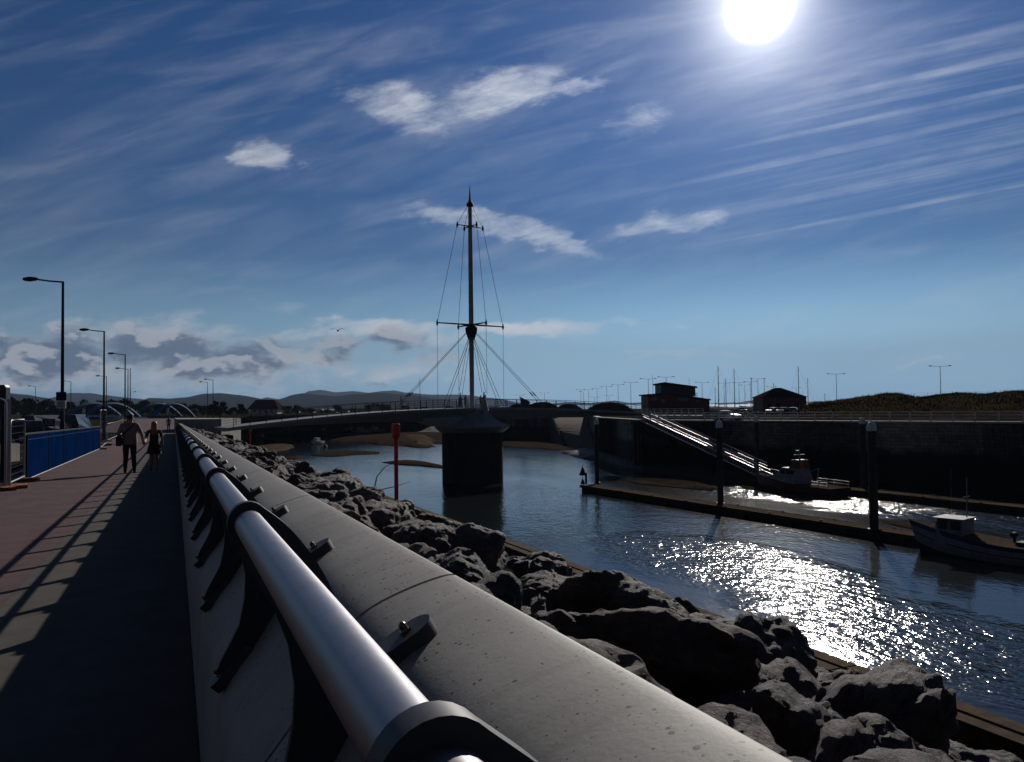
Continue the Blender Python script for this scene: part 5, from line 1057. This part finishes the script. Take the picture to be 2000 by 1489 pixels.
# man: feet at (252,927)
pm_ = Wp(253, 926); hm = 1.70; man = thing('person', 'man in loose pale shirt and pointed hat walking away holding a girl by the hand', 'person', tuple(pm_), 0.0)
J, E = skeleton(hm, {'l': ((-.165, -.03, .665), (-.150, .02, .545)), 'r': ((.180, -.02, .655), (.205, .02, .520))}, {'l': ((-.058, .03, .285), (-.065, -.03, .045), 0), 'r': ((.058, .05, .285), (.070, .065, .04), 0)}, lean=.01, k=1.16)
def man_m(c):
    z = c.z/hm; ax = abs(c.x)/hm
    if z < .05: return 3
    if z < .545 and ax < .135: return 1
    if z > .835: return 2
    if ax > .135 and z < .685: return 2
    return 0
mb_body = skin_body('body', J, E, man, ([M['shirt_pink'], M['trousers_dark'], M['skin'], M['shoe_dark']], man_m))
def hair(parent, h, lean, m_, long=0.0, name='hair'):
    mb_ = MB(); rings = []; n = 16; hz = .925
    if long: prof_ = [(.004, .078), (.034, .070), (.054, .045), (.060, .01), (.060, -.03), (.064, -.08), (.070, -.13), (.062, -long), (.02, -long-.015)]
    else: prof_ = [(.004, .072), (.034, .064), (.052, .042), (.057, .012), (.055, -.012), (.046, -.026)]
    for i, (r_, z) in enumerate(prof_):
        ring = []
        for k in range(n):
            w_ = 2*math.pi*k/n; y_ = math.sin(w_); front = max(0, y_); zz_ = z if z > .02 else z*(1-front*.9)+.02*front
            q = Vector((r_*math.cos(w_), r_*1.08*(y_ if y_ < 0 else y_*(1 if z > 0 else .75))-.004-(.012 if z < -.04 else 0), hz+zz_)); q += Vector((1, 1, .4))*noise.noise(q*40)*.004; ring.append((q.x*h, (q.y+lean+.008)*h, q.z*h))
        rings.append(ring)
    mb_.loft(rings); return mb_.build(name, m_, parent, smooth=True, angle=80)
hair(man, hm, .01, M['hair_dark'])
mbs = MB(); mbs.loft([[(rx*hm*math.cos(w_), ry*hm*math.sin(w_)+yo*hm, z*hm) for w_ in [i*math.pi/9 for i in range(18)]] for rx, ry, z, yo in ((.045, .045, .835, .008), (.105, .068, .812, .006), (.128, .078, .77, .004), (.116, .078, .70, 0), (.110, .075, .62, 0), (.122, .084, .53, 0), (.124, .086, .485, 0), (.112, .075, .49, 0))]); mbs.build('shirt', M['shirt_pink'], man, smooth=True, angle=60)
mbs = MB(); mbs.loft([[(r_*hm*math.cos(w_)+ox*hm, r_*hm*math.sin(w_)+.012*hm, z*hm) for w_ in [i*math.pi/8 for i in range(16)]] for r_, z, ox in ((.062, .965, 0), (.060, .975, 0), (.050, .992, -.006), (.026, 1.030, -.022), (.004, 1.068, -.040))]); mbs.build('hat', M['boat_white'], man, smooth=True, angle=60)
bag = thing('shoulder_bag', 'black shoulder bag hanging at the left hip of the walking man on a diagonal strap', 'bag', tuple(pm_))
mbs = MB(); c_ = Vector((-.155*hm, -.035*hm, .545*hm)); mbs.loft([[(c_.x+sx*.075*f, c_.y+sy*.14*f, c_.z+z) for sx, sy in ((-1, -1), (1, -1), (1, 1), (-1, 1))] for f, z in ((.75, -.14), (1, -.11), (1.0, .06), (.9, .11), (.6, .125))]); mbs.build('pouch', M['bag_black'], bag, smooth=True, angle=40)
mbs = MB(); st = [(-.150, -.035, .61), (-.088, -.074, .66), (-.02, -.079, .73), (.055, -.066, .80), (.082, -.02, .842), (.07, .03, .83), (0, .078, .75), (-.085, .075, .66), (-.15, 0, .61)]; mbs.tube([(x*hm, y*hm, z*hm) for x, y, z in st], .017, 6); mbs.build('strap', M['bag_black'], bag)
# girl
hg = 1.46; pg_ = Wp(301, 921); girl = thing('person', 'girl with long ginger hair and dark dress walking hand in hand with the man', 'person', tuple(pg_), 0.0)
hx = (pm_.x+.212*hm-pg_.x)/hg; hzz = (pm_.z+.49*hm-pg_.z)/hg; hyy = (pm_.y+.03*hm-pg_.y)/hg
J, E = skeleton(hg, {'l': ((-.150, hyy*.4, .665), (max(hx, -.33)+.02, hyy, hzz+.03)), 'r': ((.148, -.02, .66), (.150, .02, .54))}, {'l': ((-.05, .04, .28), (-.055, .05, .045), 0), 'r': ((.05, .01, .28), (.055, -.05, .05), 0)}, lean=.005, k=1.04)
def girl_m(c):
    z = c.z/hg; ax = abs(c.x)/hg
    if z < .05: return 2
    if z > .84: return 1
    if ax > .125: return 1 if z < .70 else 0
    if z < .40: return 1
    return 0
skin_body('body', J, E, girl, ([M['dress_dark'], M['skin'], M['shoe_dark']], girl_m)); hair(girl, hg, .005, M['hair_ginger'], long=.20)
mbs = MB(); mbs.loft([[(r_*hg*math.cos(w_), r_*.78*hg*math.sin(w_)+.0, z*hg) for w_ in [i*math.pi/9 for i in range(18)]] for r_, z in ((.085, .60), (.102, .53), (.126, .44), (.142, .35), (.13, .352), (.08, .45))]); mbs.build('dress', M['dress_dark'], girl, smooth=True, angle=60)
# distant people share a simple standing body
hs_ = 1.72; proto = thing('person', 'distant person in dark clothes by the far end of the sea wall', 'person', tuple(D(329, 92, zp(92))), 0.3)
J, E = skeleton(hs_, {'l': ((-.15, 0, .66), (-.14, .04, .53)), 'r': ((.15, 0, .66), (.14, .05, .53))}, {'l': ((-.055, .02, .285), (-.06, -.01, .045), 0), 'r': ((.055, .02, .285), (.06, .02, .045), 0)}, fingers=True)
skin_body('body', J, E, proto, ([M['coat_grey'], M['trousers_dark'], M['skin'], M['shoe_dark']], lambda c: man_m(Vector((c.x*hm/hs_, 0, c.z*hm/hs_)))), sub=1); hair(proto, hs_, 0, M['hair_dark'])
B_inv = bridge.location
for t_, s_, lb in ((-1.9, -1.2, 'small figure on the footbridge standing just left of the mast'), (-1.0, 1.3, 'small figure on the footbridge close against the mast on its left'), (1.5, -1.0, 'small figure on the footbridge just right of the mast'), (2.3, 1.2, 'small figure on the footbridge second right of the mast'), (-10.5, .6, 'small figure on the left span close to the left stay')):
    v_ = BO+bv*t_+Vector((-bv.y, bv.x, 0))*s_; copy_tree(proto, loc=(v_.x, v_.y, dz(t_)), rz=BR+.8*t_, label=lb)
# ================================================================ seagull
pz = Zp(660, 646, 62); gl = thing('seagull', 'seagull gliding with raised wings left of the bridge mast', 'bird', tuple(pz), -YAW)
mbs = MB(); mbs.lathe([(.01, -.24), (.06, -.16), (.085, -.02), (.075, .1), (.05, .17), (.045, .21), (.02, .26), (.008, .31)], 10); b_ = mbs.build('body', M['white_paint'], gl, smooth=True); b_.rotation_euler = (math.radians(80), 0, math.radians(200))
for sg in (-1, 1):
    mbs = MB(); prof_ = [(0, .0, .11), (.14, .10, .12), (.30, .15, .10), (.48, .12, .06), (.62, .10, .012)]
    mbs.loft([[(sg*x, -w_, z), (sg*x, 0, z+.018), (sg*x, w_, z), (sg*x, 0, z-.006)] for x, z, w_ in prof_]); mbs.build('wing', M['pale_concrete'], gl, smooth=True)
# ================================================================ vegetation
def tree(px, dep, ytop, wpx, label, gz=GZ, n=900, seed=1, group='dark trees on the far bank', name='tree', lean=0):
    p = D(px, dep, gz); H_ = max(1.5, Zp(px, ytop, dep).z-gz); Wd = wpx/FPX*dep; q = random.Random(seed); t = thing(name, label, 'tree', tuple(p), q.uniform(0, 6), group)
    mb_ = MB(); mb_.tube([(0, 0, -.3), (.05*H_, 0, H_*.35), (.02*H_, .02*H_, H_*.75)], [H_*.035, H_*.025, H_*.008], 7)
    for k in range(4):
        a_ = q.uniform(0, 6.28); mb_.tube([(.04*H_, 0, H_*(.28+.08*k)), (math.cos(a_)*Wd*.3, math.sin(a_)*Wd*.3, H_*(.5+.1*k))], [H_*.014, H_*.005], 5)
    mb_.build('trunk', M['bark'], t); mb_ = MB(); cl_ = [(Vector((q.gauss(0, .22)*Wd, q.gauss(0, .22)*Wd, H_*q.uniform(.2, .86))), q.uniform(.15, .27)*min(Wd, H_*1.2)) for _ in range(9)]
    for k in range(n):
        c_, r_ = q.choice(cl_); d_ = Vector((q.gauss(0, 1), q.gauss(0, 1), q.gauss(0, .8))).normalized()*r_*q.uniform(.35, 1.12); o_ = c_+d_
        if o_.z > H_: o_.z = H_-(o_.z-H_)*.5
        s_ = q.uniform(.035, .085)*H_; u1 = Vector((q.gauss(0, 1), q.gauss(0, 1), q.gauss(0, 1))).normalized(); u2 = u1.orthogonal().normalized(); mb_.add([o_-u1*s_-u2*s_*.6, o_+u1*s_-u2*s_*.5, o_+u1*s_*.8+u2*s_*.6, o_-u1*s_*.9+u2*s_*.5], [(0, 1, 2, 3)])
    mb_.build('crown', M['leaf'], t); return t
tl_ = [(430, 300, 779, 30, 'round dark tree right of the pair of lamp posts'), (472, 330, 790, 22, 'low dark tree left of the mansard house'), (452, 340, 796, 24, 'low bush like tree between the round tree and the house'), (414, 330, 790, 18, 'small dark tree on the left of the round tree'), (560, 380, 793, 24, 'dark tree directly right of the mansard house'), (583, 380, 791, 26, 'dense dark tree second right of the mansard house'), (606, 400, 796, 26, 'low tree third right of the mansard house'), (657, 390, 791, 20, 'dark tree above the shining shed roof'), (690, 400, 798, 24, 'low tree right of the shining shed roof'), (725, 390, 789, 30, 'dark tree left of the bottom of the left stay'), (752, 390, 786, 34, 'broad dark tree at the bottom of the left stay'), (790, 400, 792, 30, 'low tree behind the left span railing'), (630, 420, 800, 26, 'low far tree between the sheds'), (830, 420, 792, 26, 'low tree behind the railing near the lone mast'), (870, 430, 793, 26, 'low tree behind the railing left of the mast')]
for i, (px, dep, yt, w_, lb) in enumerate(tl_): tree(px, dep, yt, w_, lb, seed=i+1)
tl2 = [(20, 776), (48, 779), (75, 781), (100, 780), (150, 784), (175, 782), (200, 784), (225, 781), (255, 777), (285, 783), (310, 786), (335, 786), (360, 789), (385, 790), (395, 793)]
nm_ = ['behind the black signal', 'second from the left edge', 'left of the notice board', 'behind the notice board', 'right of the blue sign', 'behind the second lamp post', 'left of the first arch crown', 'right of the first arch crown', 'behind the lamp above the man', 'between the two arches', 'above the girl', 'left of the second arch crown', 'behind the right end of the second arch', 'after the second arch', 'left of the pair of lamps']
for i, (px, yt) in enumerate(tl2): tree(px, 360+12*(i % 3), yt, 44, 'dark tree in the left tree belt, '+nm_[i], seed=40+i, n=900)
# grassy dune on the right
dp = [(1560, 796), (1600, 791), (1650, 785), (1700, 779), (1735, 773), (1755, 772), (1772, 777), (1800, 780), (1840, 773), (1870, 769.5), (1900, 771), (1925, 772), (1950, 768), (1975, 766), (2000, 764.5), (2050, 761), (2120, 758), (2300, 762), (2500, 772)]
dpd = dense(dp, 8); rows = []
for j in range(15):
    f = j/14; dd = 150-52*f; row = []
    for px, py in dpd:
        top = (hor0(px)-py)/FPX*128+EYE.z-QUAY; d2 = 112+70*f if px < 1900 else 98+82*f; q = D(px, d2, 0)
        h = top*math.sin(math.pi*min(1, f*1.02))**.8*(d2/128 if f > .5 else 1); h = max(-.02, h+(noise.fractal(Vector((q.x, q.y, 0))*.22, 1, 2, 4)*.22+noise.noise(Vector((q.x, q.y, 3))*.07)*.4)*min(1, top/3)*math.sin(math.pi*f)); row.append((q.x, q.y, QUAY+h))
    rows.append(row)
mbs = MB(); mbs.loft(rows, closed=False, caps=False); dune = struct(mbs.build('dune_terrain', M['dune_grass'], smooth=True, angle=80))
q = random.Random(5); mbs = MB()
for _ in range(15000):
    j = q.uniform(1, 12.9); i = q.uniform(0, len(dpd)-1.01); j0, i0 = int(j), int(i); fj, fi = j-j0, i-i0; a_ = Vector(rows[j0][i0]).lerp(Vector(rows[j0][i0+1]), fi); c_ = Vector(rows[j0+1][i0]).lerp(Vector(rows[j0+1][i0+1]), fi); o_ = a_.lerp(c_, fj)
    if o_.z < QUAY+.3: continue
    hh = q.uniform(.15, .42)*(1.35 if noise.noise(o_*.15) > .1 else .8); w_ = q.uniform(.04, .12); an = q.uniform(0, 3.14); e_ = Vector((math.cos(an), math.sin(an), 0))*w_; tip = Vector((q.gauss(0, .12), q.gauss(0, .12), hh)); mbs.add([o_-e_-UP*.03, o_+e_-UP*.03, o_+tip], [(0, 1, 2)])
tag(mbs.build('grass', M['dune_grass']), 'dry dune grass covering the bank behind the quay road', 'grass', kind='stuff')
# faint fence along the dune crest
for k, (p0, p1, lb) in enumerate((((1762, 771), (1860, 764), 'thin wire fence seen through the gap in the dune crest'), ((1868, 767), (2060, 758), 'thin wire fence along the right end of the dune crest'))):
    a_ = Zp(*p0, 178); c_ = Zp(*p1, 178); d_ = c_-a_; t = thing('wire_fence', lb, 'fence', tuple(a_), 0.0, 'wire fences behind the dune'); n_ = int(d_.length/2.4); mbs = MB()
    for z in (0, -.5, -1.0): mbs.tube([Vector((0, 0, z)), d_+Vector((0, 0, z))], .012, 4)
    mbs.build('wire', M['galvanised'], t)
    for i in range(n_+1): m_ = MB(); b_ = d_*i/n_; m_.tube([(b_.x, b_.y, QUAY-a_.z), (b_.x, b_.y, b_.z+.1)], .03, 5); m_.build('post', M['timber'], t)
# grassy mounds behind the bridge end
def mound(px, dep, wpx, ytop, label):
    p = D(px, dep, QUAY); Wd = wpx/FPX*dep; H_ = Zp(px, ytop, dep).z-QUAY; mb_ = MB(); rings = []
    for f, h in ((1, -.3), (.95, .1), (.8, .45), (.58, .75), (.34, .93), (.02, 1.0)): rings.append([(Wd/2*f*math.cos(w_)*(1+.06*noise.noise(Vector((px+3*math.cos(w_), 3*math.sin(w_), f*3)))), Wd*.35*f*math.sin(w_), H_*h*(1+.05*noise.noise(Vector((px, w_*2, f*4))))) for w_ in [i*math.pi/16 for i in range(32)]])
    mb_.loft(rings, caps=False); o = mb_.build('mound_terrain', M['dune_grass'], smooth=True, angle=80); o.location = p; o.rotation_euler = (0, 0, -YAW); return struct(o)
mound(1058, 285, 84, 785.5, ''); mound(1190, 240, 104, 786, ''); mound(1110, 300, 60, 789, ''); mound(1010, 300, 50, 789, '')
# branch of driftwood caught on the rocks
pw = Vector((5.6, 22.5, slope_z(5.6, 22.5)+.35)); t = thing('driftwood', 'thin bent driftwood branch sticking out of the boulders', 'branch', tuple(pw), .4); mbs = MB(); mbs.tube([(-.5, 0, -.2), (-.35, 0, .35), (0, .05, .62), (.5, .1, .72)], [.02, .016, .011, .005], 6); mbs.build('main_branch', M['bark'], t); mbs = MB(); mbs.tube([(-.45, 0, -.05), (.3, .1, .0), (.9, .1, .10)], [.018, .012, .005], 6); mbs.build('side_branch', M['bark'], t)
# dark far quay below the left span
mbs = MB(); a_, c_ = D(640, 342, 0), D(760, 344, 0); e_ = c_-a_; mid = (a_+c_)/2; mbs.box((mid.x, mid.y, (-8.9+Zp(740, 828, 342).z)/2), (e_.to_2d().length, 2, Zp(740, 828, 342).z+8.9), math.atan2(e_.y, e_.x)); tag(mbs.build('far_quay', M['sheet_pile']), 'dark timber faced quay on the far bank below the left span', 'quay wall')
# air
mbs = MB(); mbs.box((0, 0, 490), (12500*2, 12500*2, 1040)); hz = mbs.build('haze', M['glass']); tag(hz, kind='stuff'); hm_ = bpy.data.materials.new('haze'); hm_.use_nodes = True; hn = hm_.node_tree; hn.nodes.clear()
pv = hn.nodes.new('ShaderNodeVolumePrincipled'); pv.inputs['Color'].default_value = (.50, .68, 1, 1); pv.inputs['Density'].default_value = 6.0e-5; pv.inputs['Anisotropy'].default_value = .0
ho = hn.nodes.new('ShaderNodeOutputMaterial'); hn.links.new(pv.outputs[0], ho.inputs['Volume']); hz.data.materials.clear(); hz.data.materials.append(hm_)
